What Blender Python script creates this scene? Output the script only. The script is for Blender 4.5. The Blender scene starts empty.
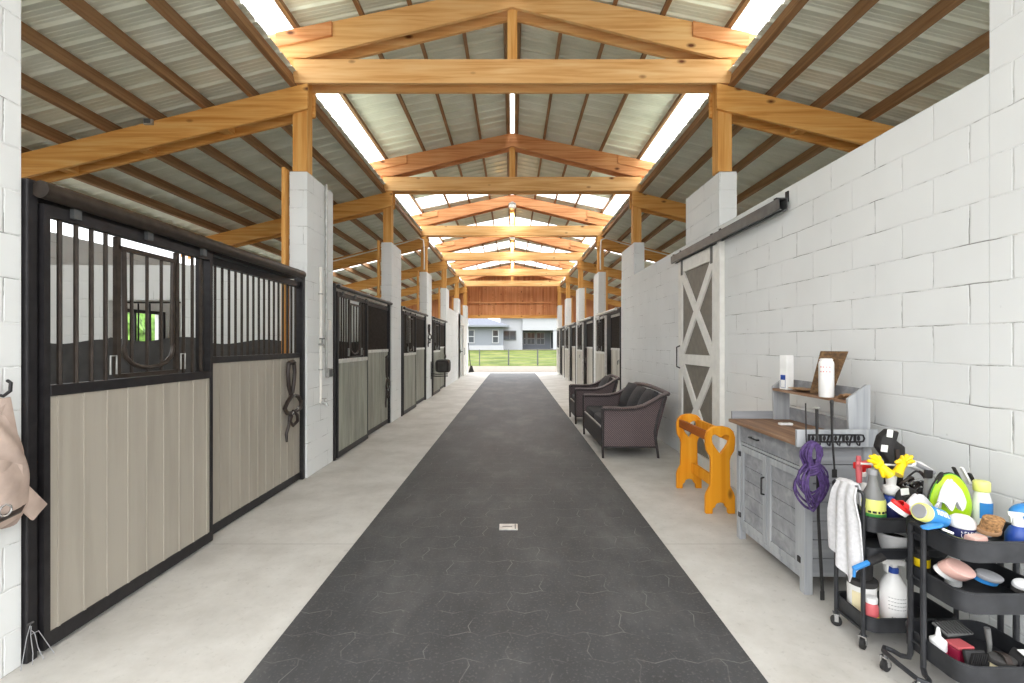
import bpy, bmesh, math, random
from mathutils import Vector, Matrix
random.seed(7)
WORLD, EXPO, LAMP = 1.0, 2.42, 22
SC = bpy.context.scene
COL = SC.collection
F, VX, VY, H = 462.0, 512.3, 343.5, 1.51
def at(x, y, d):                       # photograph pixel + distance -> point in the place
    return Vector(((x-VX)/F*d, d, H-(y-VY)/F*d))
XL, XR = -2.30, 2.32                   # aisle faces of the block pillars
BAY = 3.63
PD = [5.18+BAY*i for i in range(6)]    # near faces of the pillars
PLL, PLR = 0.75, 0.75
BACK = 5.95

# ------------------------------------------------------------------ materials
def srgb(r, g, b):
    def f(c):
        c /= 255.0
        return c/12.92 if c <= 0.04045 else ((c+0.055)/1.055)**2.4
    return (f(r), f(g), f(b), 1)
def newmat(name):
    m = bpy.data.materials.new(name); m.use_nodes = True
    nt = m.node_tree
    return m, nt, nt.nodes['Principled BSDF']
def N(nt, t, **kw):
    n = nt.nodes.new(t)
    for k, v in kw.items():
        if k in n.inputs: n.inputs[k].default_value = v
        else: setattr(n, k, v)
    return n
def ramp(nt, src, stops):
    r = nt.nodes.new('ShaderNodeValToRGB')
    el = r.color_ramp.elements
    while len(el) < len(stops): el.new(0.5)
    for e, (p, c) in zip(el, stops): e.position = p; e.color = c
    nt.links.new(src, r.inputs[0]); return r
def math_(nt, op, a, b=None, c=None):
    n = nt.nodes.new('ShaderNodeMath'); n.operation = op
    for i, v in enumerate((a, b, c)):
        if v is None: continue
        if isinstance(v, (int, float)): n.inputs[i].default_value = v
        else: nt.links.new(v, n.inputs[i])
    return n.outputs[0]
def mixc(nt, fac, a, b):
    n = nt.nodes.new('ShaderNodeMix'); n.data_type = 'RGBA'
    if isinstance(fac, (int, float)): n.inputs[0].default_value = fac
    else: nt.links.new(fac, n.inputs[0])
    for i, v in ((6, a), (7, b)):
        if isinstance(v, tuple): n.inputs[i].default_value = v
        else: nt.links.new(v, n.inputs[i])
    return n.outputs[2]
def bump(nt, p, hgt, strength=0.4, dist=0.01):
    b = N(nt, 'ShaderNodeBump', Strength=strength, Distance=dist)
    nt.links.new(hgt, b.inputs['Height']); nt.links.new(b.outputs[0], p.inputs['Normal'])
def simple(name, c, rough=0.6, metal=0.0, var=0.08, scale=12.0, bmp=0.0, spec=0.5):
    m, nt, p = newmat(name)
    tc = N(nt, 'ShaderNodeTexCoord')
    n = N(nt, 'ShaderNodeTexNoise', Scale=scale, Detail=4.0)
    nt.links.new(tc.outputs['Object'], n.inputs['Vector'])
    lo = tuple(max(0, v*(1-var*2)) for v in c[:3])+(1,)
    hi = tuple(min(1, v*(1+var*2)) for v in c[:3])+(1,)
    r = ramp(nt, n.outputs[0], [(0.3, lo), (0.7, hi)])
    nt.links.new(r.outputs[0], p.inputs['Base Color'])
    p.inputs['Roughness'].default_value = rough; p.inputs['Metallic'].default_value = metal
    p.inputs['Specular IOR Level'].default_value = spec
    if bmp: bump(nt, p, n.outputs[0], bmp, 0.005)
    return m
def woodmat(name, c1, c2, c3, axis='X', rough=0.6, knots=True, grain=1.0):
    m, nt, p = newmat(name)
    tc = N(nt, 'ShaderNodeTexCoord')
    mp = N(nt, 'ShaderNodeMapping')
    s = {'X': (1.2, 22, 22), 'Y': (22, 1.2, 22), 'Z': (22, 22, 1.2)}[axis]
    mp.inputs['Scale'].default_value = tuple(v*grain for v in s)
    nt.links.new(tc.outputs['Object'], mp.inputs['Vector'])
    n = N(nt, 'ShaderNodeTexNoise', Scale=1.0, Detail=5.0, Distortion=0.6)
    nt.links.new(mp.outputs[0], n.inputs['Vector'])
    r = ramp(nt, n.outputs[0], [(0.28, c2), (0.5, c1), (0.72, c3)])
    big = N(nt, 'ShaderNodeTexNoise', Scale=0.9, Detail=2.0)
    nt.links.new(tc.outputs['Object'], big.inputs['Vector'])
    col = mixc(nt, math_(nt, 'MULTIPLY', big.outputs[0], 0.5), r.outputs[0], c2)
    if knots:
        mk = N(nt, 'ShaderNodeMapping')
        mk.inputs['Scale'].default_value = {'X': (2.2, 4.5, 4.5), 'Y': (4.5, 2.2, 4.5), 'Z': (4.5, 4.5, 2.2)}[axis]
        nt.links.new(tc.outputs['Object'], mk.inputs['Vector'])
        v = N(nt, 'ShaderNodeTexVoronoi', Scale=1.0)
        nt.links.new(mk.outputs[0], v.inputs['Vector'])
        k = ramp(nt, v.outputs['Distance'], [(0.05, (1, 1, 1, 1)), (0.14, (0, 0, 0, 1))])
        col = mixc(nt, k.outputs[0], col, srgb(96, 52, 22))
    nt.links.new(col, p.inputs['Base Color'])
    p.inputs['Roughness'].default_value = rough
    p.inputs['Specular IOR Level'].default_value = 0.25
    bump(nt, p, n.outputs[0], 0.25, 0.004)
    return m
def cmumat(name, c, phase=0.0, grime=1.0):
    m, nt, p = newmat(name)
    g = N(nt, 'ShaderNodeNewGeometry')
    sx = N(nt, 'ShaderNodeSeparateXYZ'); nt.links.new(g.outputs['Position'], sx.inputs[0])
    u = math_(nt, 'ADD', math_(nt, 'ADD', sx.outputs[0], sx.outputs[1]), phase+40.64)
    v = math_(nt, 'ADD', sx.outputs[2], -0.183+0.2032*20)
    nz = N(nt, 'ShaderNodeTexNoise', Scale=9.0, Detail=3.0); nt.links.new(g.outputs['Position'], nz.inputs['Vector'])
    wob = math_(nt, 'MULTIPLY', math_(nt, 'SUBTRACT', nz.outputs[0], 0.5), 0.012)
    cb = N(nt, 'ShaderNodeCombineXYZ')
    nt.links.new(math_(nt, 'ADD', u, wob), cb.inputs[0]); nt.links.new(math_(nt, 'ADD', v, wob), cb.inputs[1])
    def brick(mortar, smooth):
        b = N(nt, 'ShaderNodeTexBrick', offset=0.5, offset_frequency=2, squash=1.0)
        b.inputs['Scale'].default_value = 1.0; b.inputs['Mortar Size'].default_value = mortar
        b.inputs['Mortar Smooth'].default_value = smooth; b.inputs['Brick Width'].default_value = 0.4064
        b.inputs['Row Height'].default_value = 0.2032
        nt.links.new(cb.outputs[0], b.inputs['Vector']); return b
    b1 = brick(0.0065, 0.6); b2 = brick(0.0026, 0.3)
    spot = N(nt, 'ShaderNodeTexNoise', Scale=3.3, Detail=6.0, Roughness=0.7); nt.links.new(g.outputs['Position'], spot.inputs['Vector'])
    sr = ramp(nt, spot.outputs[0], [(0.50, (0, 0, 0, 1)), (0.60, (1, 1, 1, 1))])
    crack = math_(nt, 'MULTIPLY', math_(nt, 'MULTIPLY', b2.outputs['Fac'], sr.outputs[0]), 0.75*grime)
    big = N(nt, 'ShaderNodeTexNoise', Scale=1.6, Detail=3.0); nt.links.new(g.outputs['Position'], big.inputs['Vector'])
    lo = tuple(x*0.93 for x in c[:3])+(1,)
    base = ramp(nt, big.outputs[0], [(0.3, lo), (0.7, c)])
    # small chips in the paint
    pit = N(nt, 'ShaderNodeTexVoronoi', Scale=7.0); nt.links.new(g.outputs['Position'], pit.inputs['Vector'])
    pr = ramp(nt, pit.outputs['Distance'], [(0.03, (1, 1, 1, 1)), (0.06, (0, 0, 0, 1))])
    pm = math_(nt, 'MULTIPLY', pr.outputs[0], math_(nt, 'MULTIPLY', sr.outputs[0], 0.5*grime))
    col = mixc(nt, crack, base.outputs[0], srgb(88, 84, 78))
    col = mixc(nt, pm, col, srgb(105, 100, 92))
    nt.links.new(col, p.inputs['Base Color'])
    p.inputs['Roughness'].default_value = 0.7; p.inputs['Specular IOR Level'].default_value = 0.25
    fine = N(nt, 'ShaderNodeTexNoise', Scale=60.0, Detail=2.0); nt.links.new(g.outputs['Position'], fine.inputs['Vector'])
    hgt = math_(nt, 'ADD', math_(nt, 'MULTIPLY', b1.outputs['Fac'], -1.0), math_(nt, 'MULTIPLY', fine.outputs[0], 0.10))
    bump(nt, p, hgt, 0.55, 0.006)
    return m
def concretemat():
    m, nt, p = newmat('concrete')
    g = N(nt, 'ShaderNodeNewGeometry')
    n = N(nt, 'ShaderNodeTexNoise', Scale=1.7, Detail=8.0, Roughness=0.65); nt.links.new(g.outputs['Position'], n.inputs['Vector'])
    r = ramp(nt, n.outputs[0], [(0.3, srgb(172, 168, 161)), (0.55, srgb(193, 190, 184)), (0.75, srgb(206, 203, 198))])
    f = N(nt, 'ShaderNodeTexNoise', Scale=26.0, Detail=4.0, Roughness=0.7); nt.links.new(g.outputs['Position'], f.inputs['Vector'])
    fr = ramp(nt, f.outputs[0], [(0.32, (1, 1, 1, 1)), (0.42, (0, 0, 0, 1))])
    col = mixc(nt, math_(nt, 'MULTIPLY', fr.outputs[0], 0.28), r.outputs[0], srgb(140, 136, 128))
    sx = N(nt, 'ShaderNodeSeparateXYZ'); nt.links.new(g.outputs['Position'], sx.inputs[0])
    t = math_(nt, 'FRACT', math_(nt, 'MULTIPLY', math_(nt, 'ADD', sx.outputs[1], -3.48+36.3), 1/BAY))
    line = math_(nt, 'LESS_THAN', math_(nt, 'ABSOLUTE', math_(nt, 'SUBTRACT', t, 0.5)), 0.4985)
    line = math_(nt, 'SUBTRACT', 1.0, line)
    col = mixc(nt, math_(nt, 'MULTIPLY', line, 0.35), col, srgb(120, 116, 110))
    nt.links.new(col, p.inputs['Base Color'])
    p.inputs['Roughness'].default_value = 0.62; p.inputs['Specular IOR Level'].default_value = 0.35
    bump(nt, p, f.outputs[0], 0.12, 0.004)
    return m
def rubbermat():
    m, nt, p = newmat('rubber_pavers')
    g = N(nt, 'ShaderNodeNewGeometry')
    sx = N(nt, 'ShaderNodeSeparateXYZ'); nt.links.new(g.outputs['Position'], sx.inputs[0])
    def tri(s, per, amp):
        f = math_(nt, 'PINGPONG', s, per); return math_(nt, 'MULTIPLY', f, amp)
    u = math_(nt, 'ADD', math_(nt, 'ADD', sx.outputs[0], 20.0), tri(math_(nt, 'ADD', sx.outputs[1], 10.05), 0.1, 0.35))
    v = math_(nt, 'ADD', math_(nt, 'ADD', sx.outputs[1], 10.0), tri(math_(nt, 'ADD', sx.outputs[0], 20.03), 0.1, 0.35))
    cb = N(nt, 'ShaderNodeCombineXYZ'); nt.links.new(u, cb.inputs[0]); nt.links.new(v, cb.inputs[1])
    b = N(nt, 'ShaderNodeTexBrick', offset=0.5, offset_frequency=2)
    for k, val in (('Scale', 1.0), ('Mortar Size', 0.0032), ('Mortar Smooth', 0.3), ('Brick Width', 0.4), ('Row Height', 0.2)):
        b.inputs[k].default_value = val
    nt.links.new(cb.outputs[0], b.inputs['Vector'])
    big = N(nt, 'ShaderNodeTexNoise', Scale=1.1, Detail=6.0, Roughness=0.62)
    mp = N(nt, 'ShaderNodeMapping'); mp.inputs['Scale'].default_value = (1.6, 0.8, 1)
    nt.links.new(g.outputs['Position'], mp.inputs['Vector']); nt.links.new(mp.outputs[0], big.inputs['Vector'])
    r = ramp(nt, big.outputs[0], [(0.3, srgb(52, 52, 53)), (0.52, srgb(66, 66, 67)), (0.75, srgb(92, 91, 90))])
    sp = N(nt, 'ShaderNodeTexNoise', Scale=70.0, Detail=3.0); nt.links.new(g.outputs['Position'], sp.inputs['Vector'])
    spr = ramp(nt, sp.outputs[0], [(0.56, (0, 0, 0, 1)), (0.72, (1, 1, 1, 1))])
    col = mixc(nt, math_(nt, 'MULTIPLY', spr.outputs[0], 0.35), r.outputs[0], srgb(118, 116, 113))
    dn = N(nt, 'ShaderNodeTexNoise', Scale=5.0, Detail=3.0); nt.links.new(g.outputs['Position'], dn.inputs['Vector'])
    dr = ramp(nt, dn.outputs[0], [(0.42, (0, 0, 0, 1)), (0.62, (1, 1, 1, 1))])
    seam = math_(nt, 'MULTIPLY', b.outputs['Fac'], dr.outputs[0])
    col = mixc(nt, math_(nt, 'MULTIPLY', seam, 0.55), col, srgb(128, 126, 123))
    nt.links.new(col, p.inputs['Base Color'])
    p.inputs['Roughness'].default_value = 0.62; p.inputs['Specular IOR Level'].default_value = 0.4
    hgt = math_(nt, 'ADD', math_(nt, 'MULTIPLY', b.outputs['Fac'], -1.0), math_(nt, 'MULTIPLY', sp.outputs[0], 0.5))
    bump(nt, p, hgt, 0.3, 0.004)
    return m
def roofmat():
    m, nt, p = newmat('galvalume_sheet')
    g = N(nt, 'ShaderNodeNewGeometry')
    mp = N(nt, 'ShaderNodeMapping'); mp.inputs['Scale'].default_value = (0.5, 1.5, 0.5)
    nt.links.new(g.outputs['Position'], mp.inputs['Vector'])
    n = N(nt, 'ShaderNodeTexNoise', Scale=2.2, Detail=5.0); nt.links.new(mp.outputs[0], n.inputs['Vector'])
    r = ramp(nt, n.outputs[0], [(0.3, srgb(216, 220, 202)), (0.7, srgb(240, 243, 228))])
    nt.links.new(r.outputs[0], p.inputs['Base Color'])
    p.inputs['Metallic'].default_value = 0.1; p.inputs['Roughness'].default_value = 0.35
    return m
def skylightmat():
    m = bpy.data.materials.new('translucent_sheet'); m.use_nodes = True
    nt = m.node_tree; nt.nodes.clear()
    out = N(nt, 'ShaderNodeOutputMaterial')
    tr = N(nt, 'ShaderNodeBsdfTranslucent'); tr.inputs[0].default_value = (0.92, 0.92, 0.9, 1)
    tp = N(nt, 'ShaderNodeBsdfTransparent'); tp.inputs[0].default_value = (0.95, 0.95, 0.93, 1)
    w = N(nt, 'ShaderNodeTexNoise', Scale=3.0)
    mx = N(nt, 'ShaderNodeMixShader'); mx.inputs[0].default_value = 0.35
    nt.links.new(tr.outputs[0], mx.inputs[1]); nt.links.new(tp.outputs[0], mx.inputs[2])
    nt.links.new(mx.outputs[0], out.inputs[0])
    return m
def streakmat(name, c, cs, amount=0.6, rough=0.5, metal=0.0):
    m, nt, p = newmat(name)
    g = N(nt, 'ShaderNodeNewGeometry')
    mp = N(nt, 'ShaderNodeMapping'); mp.inputs['Scale'].default_value = (9, 9, 0.9)
    nt.links.new(g.outputs['Position'], mp.inputs['Vector'])
    n = N(nt, 'ShaderNodeTexNoise', Scale=1.0, Detail=6.0, Roughness=0.6); nt.links.new(mp.outputs[0], n.inputs['Vector'])
    r = ramp(nt, n.outputs[0], [(0.42, c), (0.62, mixed(c, cs, amount*0.6)), (0.75, mixed(c, cs, amount))])
    nt.links.new(r.outputs[0], p.inputs['Base Color'])
    p.inputs['Roughness'].default_value = rough; p.inputs['Metallic'].default_value = metal
    return m
def mixed(a, b, t): return tuple(a[i]*(1-t)+b[i]*t for i in range(3))+(1,)
def wickermat():
    m, nt, p = newmat('dark_wicker')
    tc = N(nt, 'ShaderNodeTexCoord')
    w1 = N(nt, 'ShaderNodeTexWave', wave_type='BANDS', bands_direction='Z'); w1.inputs['Scale'].default_value = 28; w1.inputs['Distortion'].default_value = 1.0
    w2 = N(nt, 'ShaderNodeTexWave', wave_type='BANDS', bands_direction='DIAGONAL'); w2.inputs['Scale'].default_value = 22; w2.inputs['Distortion'].default_value = 1.0
    nt.links.new(tc.outputs['Object'], w1.inputs[0]); nt.links.new(tc.outputs['Object'], w2.inputs[0])
    mx = math_(nt, 'MULTIPLY', w1.outputs['Fac'], w2.outputs['Fac'])
    r = ramp(nt, mx, [(0.05, srgb(56, 48, 49)), (0.6, srgb(138, 118, 119))])
    nt.links.new(r.outputs[0], p.inputs['Base Color']); p.inputs['Roughness'].default_value = 0.55
    bump(nt, p, mx, 0.5, 0.004)
    return m

M = {}
M['cmu'] = cmumat('painted_block', srgb(228, 230, 229), 0.212)
M['cmu2'] = cmumat('painted_block_plain', srgb(228, 229, 226), 0.05, 0.6)
M['concrete'] = concretemat()
M['rubber'] = rubbermat()
M['roof'] = roofmat()
M['skylight'] = skylightmat()
pineA = (srgb(226, 178, 118), srgb(200, 146, 84), srgb(238, 202, 146))
pineB = (srgb(222, 166, 92), srgb(192, 128, 58), srgb(234, 190, 122))
pineR = (srgb(212, 150, 100), srgb(182, 114, 68), srgb(228, 176, 126))
for ax in 'XYZ': M['pine'+ax] = woodmat('pine_timber_'+ax.lower(), *pineA, axis=ax)
for ax in 'XYZ': M['post'+ax] = woodmat('yellow_timber_'+ax.lower(), *pineB, axis=ax)
M['chord'] = woodmat('red_pine_timber', *pineR, axis='X')
M['purlin'] = woodmat('purlin_timber', srgb(156, 118, 82), srgb(122, 88, 58), srgb(178, 140, 100), axis='Y', knots=False)
M['plywood'] = woodmat('plywood_sheet', srgb(206, 142, 96), srgb(176, 110, 68), srgb(222, 164, 118), axis='Z', grain=0.4)
M['black'] = simple('black_steel', srgb(38, 36, 38), 0.45, 0.3, 0.15, 20)
M['bronze'] = simple('bronze_bar', srgb(58, 50, 44), 0.42, 0.4, 0.15, 20)
M['galv'] = simple('galvanised_steel', srgb(176, 176, 172), 0.4, 0.7, 0.12, 14)
M['palerail'] = simple('pale_steel', srgb(206, 205, 200), 0.45, 0.25, 0.08, 14)
M['boards'] = streakmat('greige_boards', srgb(167, 160, 148), srgb(136, 129, 117), 0.5, 0.55)
M['boards_green'] = streakmat('weathered_grey_boards', srgb(160, 160, 148), srgb(96, 96, 88), 0.8, 0.5)
M['boards_white'] = streakmat('whitish_boards', srgb(206, 202, 192), srgb(120, 110, 96), 0.7, 0.5)
M['kick'] = simple('dark_kick_mat', srgb(62, 60, 58), 0.8, 0, 0.15, 6)
M['white'] = simple('white_paint', srgb(228, 227, 221), 0.5, 0, 0.03)
M['pvc'] = simple('white_pvc', srgb(232, 228, 220), 0.4, 0, 0.03)
M['greypaint'] = simple('grey_door_panel', srgb(122, 116, 106), 0.6, 0, 0.06)
M['track'] = simple('grey_track_steel', srgb(96, 98, 98), 0.45, 0.5, 0.1)
M['wicker'] = wickermat()
M['wickerframe'] = simple('dark_wicker_frame', srgb(50, 44, 44), 0.5, 0, 0.2, 40, 0.3)
M['cushion'] = simple('charcoal_fabric', srgb(58, 56, 58), 0.85, 0, 0.12, 60, 0.3)
M['piping'] = simple('sunlit_piping', srgb(196, 192, 186), 0.7)  # pale tone paints the sunlit stripe along the cushion piping
M['orange'] = woodmat('orange_stained_wood', srgb(232, 158, 34), srgb(206, 124, 16), srgb(242, 178, 60), axis='Z', grain=0.6)
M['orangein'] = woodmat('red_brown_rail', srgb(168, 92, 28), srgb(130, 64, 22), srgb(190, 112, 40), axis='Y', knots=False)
M['greywood'] = woodmat('grey_washed_wood', srgb(150, 151, 153), srgb(128, 130, 134), srgb(170, 171, 173), axis='X', knots=False, grain=0.7)
M['greywoodZ'] = woodmat('grey_washed_frame', srgb(166, 168, 170), srgb(144, 147, 150), srgb(186, 187, 188), axis='Z', knots=False)
M['topwood'] = woodmat('worn_brown_top', srgb(146, 114, 90), srgb(104, 78, 60), srgb(190, 164, 140), axis='Y', grain=0.8, knots=False)
M['cartsteel'] = simple('cart_steel', srgb(56, 57, 60), 0.42, 0.4, 0.12, 16)
M['rubberblack'] = simple('black_rubber', srgb(34, 33, 33), 0.7, 0, 0.1)
M['chrome'] = simple('chrome', srgb(200, 200, 200), 0.25, 0.9, 0.05)
M['towel'] = simple('white_terry', srgb(208, 207, 208), 0.9, 0, 0.05, 60, 0.4)
M['purple'] = simple('purple_webbing', srgb(72, 50, 100), 0.7, 0, 0.25, 50, 0.4)
M['tan'] = simple('tan_suede', srgb(186, 166, 154), 0.85, 0, 0.1, 9, 0.3)
M['leather'] = simple('dark_leather', srgb(50, 40, 35), 0.5, 0, 0.2, 14)
M['clutter_black'] = simple('black_nylon', srgb(36, 34, 34), 0.7, 0, 0.2, 20)
def plastic(name, r, g, b, rough=0.4): M[name] = simple(name+'_plastic', srgb(r, g, b), rough, 0, 0.04, 8)
plastic('red', 214, 36, 36); plastic('pwhite', 236, 235, 232); plastic('blue', 34, 70, 150); plastic('sky', 52, 132, 200)
plastic('yellow', 240, 206, 20); plastic('lime', 178, 222, 24); plastic('smoke', 120, 120, 118); plastic('green', 70, 150, 70)
plastic('cream', 232, 220, 180); plastic('maroon', 150, 30, 62); plastic('pink', 214, 172, 160); plastic('paleyellow', 228, 230, 130)
plastic('greyplastic', 150, 150, 152); plastic('navy', 40, 44, 92); plastic('salmon', 196, 92, 96)
M['bristle'] = simple('brown_bristle', srgb(150, 112, 72), 0.9, 0, 0.3, 90, 0.6)
M['ink'] = simple('black_print', srgb(30, 30, 34), 0.6)
M['lampglass'] = simple('white_lamp_glass', srgb(238, 236, 228), 0.3)
M['carved'] = woodmat('carved_dark_wood', srgb(104, 78, 52), srgb(64, 46, 30), srgb(142, 112, 74), axis='X', grain=2.0)
M['tanleather'] = simple('tan_leather', srgb(150, 116, 84), 0.6, 0, 0.15, 20)
M['glass'] = simple('dark_window_glass', srgb(52, 58, 62), 0.08, 0, 0.1, 2)
M['housegrey'] = simple('house_grey_render', srgb(124, 128, 136), 0.8, 0, 0.03)
M['housewhite'] = simple('house_white_render', srgb(164, 165, 169), 0.8, 0, 0.02)
M['shingle'] = simple('house_roof_shingle', srgb(80, 84, 94), 0.8, 0, 0.1, 8)
M['grass'] = None
def grassmat():
    m, nt, p = newmat('lawn_grass')
    g = N(nt, 'ShaderNodeNewGeometry')
    n = N(nt, 'ShaderNodeTexNoise', Scale=0.5, Detail=8.0, Roughness=0.7); nt.links.new(g.outputs['Position'], n.inputs['Vector'])
    r = ramp(nt, n.outputs[0], [(0.35, srgb(62, 74, 32)), (0.5, srgb(84, 94, 44)), (0.68, srgb(112, 110, 66))])
    nt.links.new(r.outputs[0], p.inputs['Base Color']); p.inputs['Roughness'].default_value = 0.9
    p.inputs['Specular IOR Level'].default_value = 0.1
    return m
M['grass'] = grassmat()
M['gravel'] = simple('pale_sand_apron', srgb(108, 101, 90), 0.9, 0, 0.08, 3, 0.2)
M['leaf'] = simple('tree_leaves', srgb(96, 132, 58), 0.8, 0, 0.4, 5, 0.8)
M['bark'] = simple('tree_bark', srgb(96, 80, 64), 0.9, 0, 0.2, 10)

# ------------------------------------------------------------------ mesh builder
class MB:
    def __init__(s): s.bm = bmesh.new()
    def box(s, x0, x1, y0, y1, z0, z1, bev=0.0):
        b = bmesh.new() if bev else s.bm
        vs = [b.verts.new((x, y, z)) for x in (x0, x1) for y in (y0, y1) for z in (z0, z1)]
        for f in ((0, 1, 3, 2), (4, 6, 7, 5), (0, 4, 5, 1), (2, 3, 7, 6), (0, 2, 6, 4), (1, 5, 7, 3)):
            b.faces.new([vs[i] for i in f])
        if bev:
            bmesh.ops.recalc_face_normals(b, faces=b.faces)
            bmesh.ops.bevel(b, geom=list(b.edges), offset=bev, segments=2, affect='EDGES', profile=0.5)
            s.merge(b)
        return s
    def merge(s, b, mat=None):
        if mat is not None: b.transform(mat)
        me = bpy.data.meshes.new('tmp'); b.to_mesh(me); b.free()
        s.bm.from_mesh(me); bpy.data.meshes.remove(me); return s
    def obox(s, c, size, rot=None, bev=0.0):
        t = MB(); a, b_, d = (v/2 for v in size); t.box(-a, a, -b_, b_, -d, d, bev)
        m = Matrix.Translation(Vector(c))
        if rot is not None: m = m @ rot.to_4x4()
        return s.merge(t.bm, m)
    def bar(s, p, q, w, h, up=(0, 0, 1), bev=0.0):           # rectangular beam p->q, w across, h along "up"
        p, q = Vector(p), Vector(q); d = (q-p); L = d.length; d.normalize()
        side = d.cross(Vector(up)); 
        if side.length < 1e-6: side = d.cross(Vector((1, 0, 0)))
        side.normalize(); u = side.cross(d)
        R = Matrix((d, side, u)).transposed()
        return s.obox((p+q)/2, (L, w, h), R, bev)
    def tube(s, pts, r, seg=8, closed=False, cap=True):
        pts = [Vector(p) for p in pts]; n = len(pts)
        rs = r if isinstance(r, (list, tuple)) else [r]*n
        rings = []; prev = None
        for i, p in enumerate(pts):
            if closed: t = pts[(i+1) % n]-pts[i-1]
            elif i == 0: t = pts[1]-pts[0]
            elif i == n-1: t = pts[-1]-pts[-2]
            else: t = (pts[i+1]-p).normalized()+(p-pts[i-1]).normalized()
            if t.length < 1e-9: t = Vector((0, 0, 1))
            t.normalize()
            if prev is None:
                a = Vector((0, 0, 1)) if abs(t.z) < 0.9 else Vector((1, 0, 0))
                prev = (a-t*a.dot(t)).normalized()
            else:
                pv = prev-t*prev.dot(t)
                prev = pv.normalized() if pv.length > 1e-6 else prev
            b = t.cross(prev)
            rings.append([s.bm.verts.new(p+(prev*math.cos(2*math.pi*k/seg)+b*math.sin(2*math.pi*k/seg))*rs[i]) for k in range(seg)])
        m = n if closed else n-1
        for i in range(m):
            A, B = rings[i], rings[(i+1) % n]
            for k in range(seg):
                s.bm.faces.new((A[k], A[(k+1) % seg], B[(k+1) % seg], B[k]))
        if cap and not closed:
            s.bm.faces.new(list(reversed(rings[0]))); s.bm.faces.new(rings[-1])
        return s
    def lathe(s, prof, c=(0, 0, 0), seg=20, rot=None, sx=1.0, sy=1.0):
        b = bmesh.new(); rings = []
        for r, z in prof:
            rings.append([b.verts.new((max(r, 1e-4)*sx*math.cos(2*math.pi*k/seg), max(r, 1e-4)*sy*math.sin(2*math.pi*k/seg), z)) for k in range(seg)])
        for A, B in zip(rings, rings[1:]):
            for k in range(seg): b.faces.new((A[k], A[(k+1) % seg], B[(k+1) % seg], B[k]))
        b.faces.new(list(reversed(rings[0]))); b.faces.new(rings[-1])
        m = Matrix.Translation(Vector(c))
        if rot is not None: m = m @ rot.to_4x4()
        return s.merge(b, m)
    def ell(s, c, rad, rot=None, seg=16, noise=0.0):
        b = bmesh.new(); bmesh.ops.create_uvsphere(b, u_segments=seg, v_segments=max(6, seg*2//3), radius=1.0)
        if noise:
            for v in b.verts: v.co *= 1+random.uniform(-noise, noise)
        m = Matrix.Translation(Vector(c))
        if rot is not None: m = m @ rot.to_4x4()
        return s.merge(b, m @ Matrix.Diagonal((*rad, 1)))
    def prism(s, outer, t, frame, holes=(), bev=0.0):         # polygon (u,v), frame = (origin, uaxis, vaxis); thickness t along u x v
        b = bmesh.new(); edges = []
        for loop in [outer]+list(holes):
            vs = [b.verts.new((u, v, 0)) for u, v in loop]
            edges += [b.edges.new((vs[i], vs[(i+1) % len(vs)])) for i in range(len(vs))]
        if holes: bmesh.ops.triangle_fill(b, edges=edges, use_beauty=True, use_dissolve=False)
        else: b.faces.new(b.verts[:])
        r = bmesh.ops.extrude_face_region(b, geom=b.faces[:])
        bmesh.ops.translate(b, verts=[e for e in r['geom'] if isinstance(e, bmesh.types.BMVert)], vec=(0, 0, t))
        bmesh.ops.recalc_face_normals(b, faces=b.faces)
        if bev:
            es = [e for e in b.edges if len(e.link_faces) == 2 and e.calc_face_angle(0) > 0.5]
            bmesh.ops.bevel(b, geom=es, offset=bev, segments=2, affect='EDGES', profile=0.5)
        o, ua, va = (Vector(v) for v in frame); wa = ua.cross(va)
        m = Matrix((ua, va, wa)).transposed().to_4x4(); m.translation = o
        return s.merge(b, m)
    def surf(s, fn, nu, nv, thick=0.0, seg_closed=False):
        b = bmesh.new()
        g = [[b.verts.new(fn(i/nu, j/nv)) for j in range(nv+1)] for i in range(nu+1)]
        for i in range(nu):
            for j in range(nv): b.faces.new((g[i][j], g[i+1][j], g[i+1][j+1], g[i][j+1]))
        if thick:
            bmesh.ops.recalc_face_normals(b, faces=b.faces)
            b.normal_update()
            bmesh.ops.solidify(b, geom=b.faces[:], thickness=thick)
        return s.merge(b)
    def build(s, name, mat, parent=None, smooth=False, local=False):
        bmesh.ops.recalc_face_normals(s.bm, faces=s.bm.faces)
        me = bpy.data.meshes.new(name)
        off = Vector((0, 0, 0))
        if parent is None and not local:
            xs = [v.co for v in s.bm.verts]
            lo = Vector([min(c[i] for c in xs) for i in range(3)]); hi = Vector([max(c[i] for c in xs) for i in range(3)])
            off = Vector(((lo.x+hi.x)/2, (lo.y+hi.y)/2, lo.z))
        elif parent is not None and not local:
            r = parent
            while r.parent: r = r.parent
            off = r.location.copy()
        if off.length: bmesh.ops.translate(s.bm, verts=s.bm.verts, vec=-off)
        if smooth:
            for f in s.bm.faces: f.smooth = True
            for e in s.bm.edges:
                if len(e.link_faces) == 2 and e.calc_face_angle(0) > 0.7: e.smooth = False
        s.bm.to_mesh(me); s.bm.free()
        me.materials.append(M[mat] if isinstance(mat, str) else mat)
        o = bpy.data.objects.new(name, me); COL.objects.link(o)
        if parent is not None: o.parent = parent
        else: o.location = off
        return o
def tag(o, label=None, cat=None, group=None, kind=None):
    if label: o['label'] = label
    if cat: o['category'] = cat
    if group: o['group'] = group
    if kind: o['kind'] = kind
    return o
def thing(name, label, cat, loc, group=None, rotz=0.0):
    e = bpy.data.objects.new(name, None); COL.objects.link(e)
    e.location = Vector(loc); e.rotation_euler = (0, 0, rotz); e.empty_display_size = 0.1
    return tag(e, label, cat, group)
def struct(name, mb, mat): return tag(mb.build(name, mat), kind='structure')
def B(*a, **k): return MB().box(*a, **k)
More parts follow.
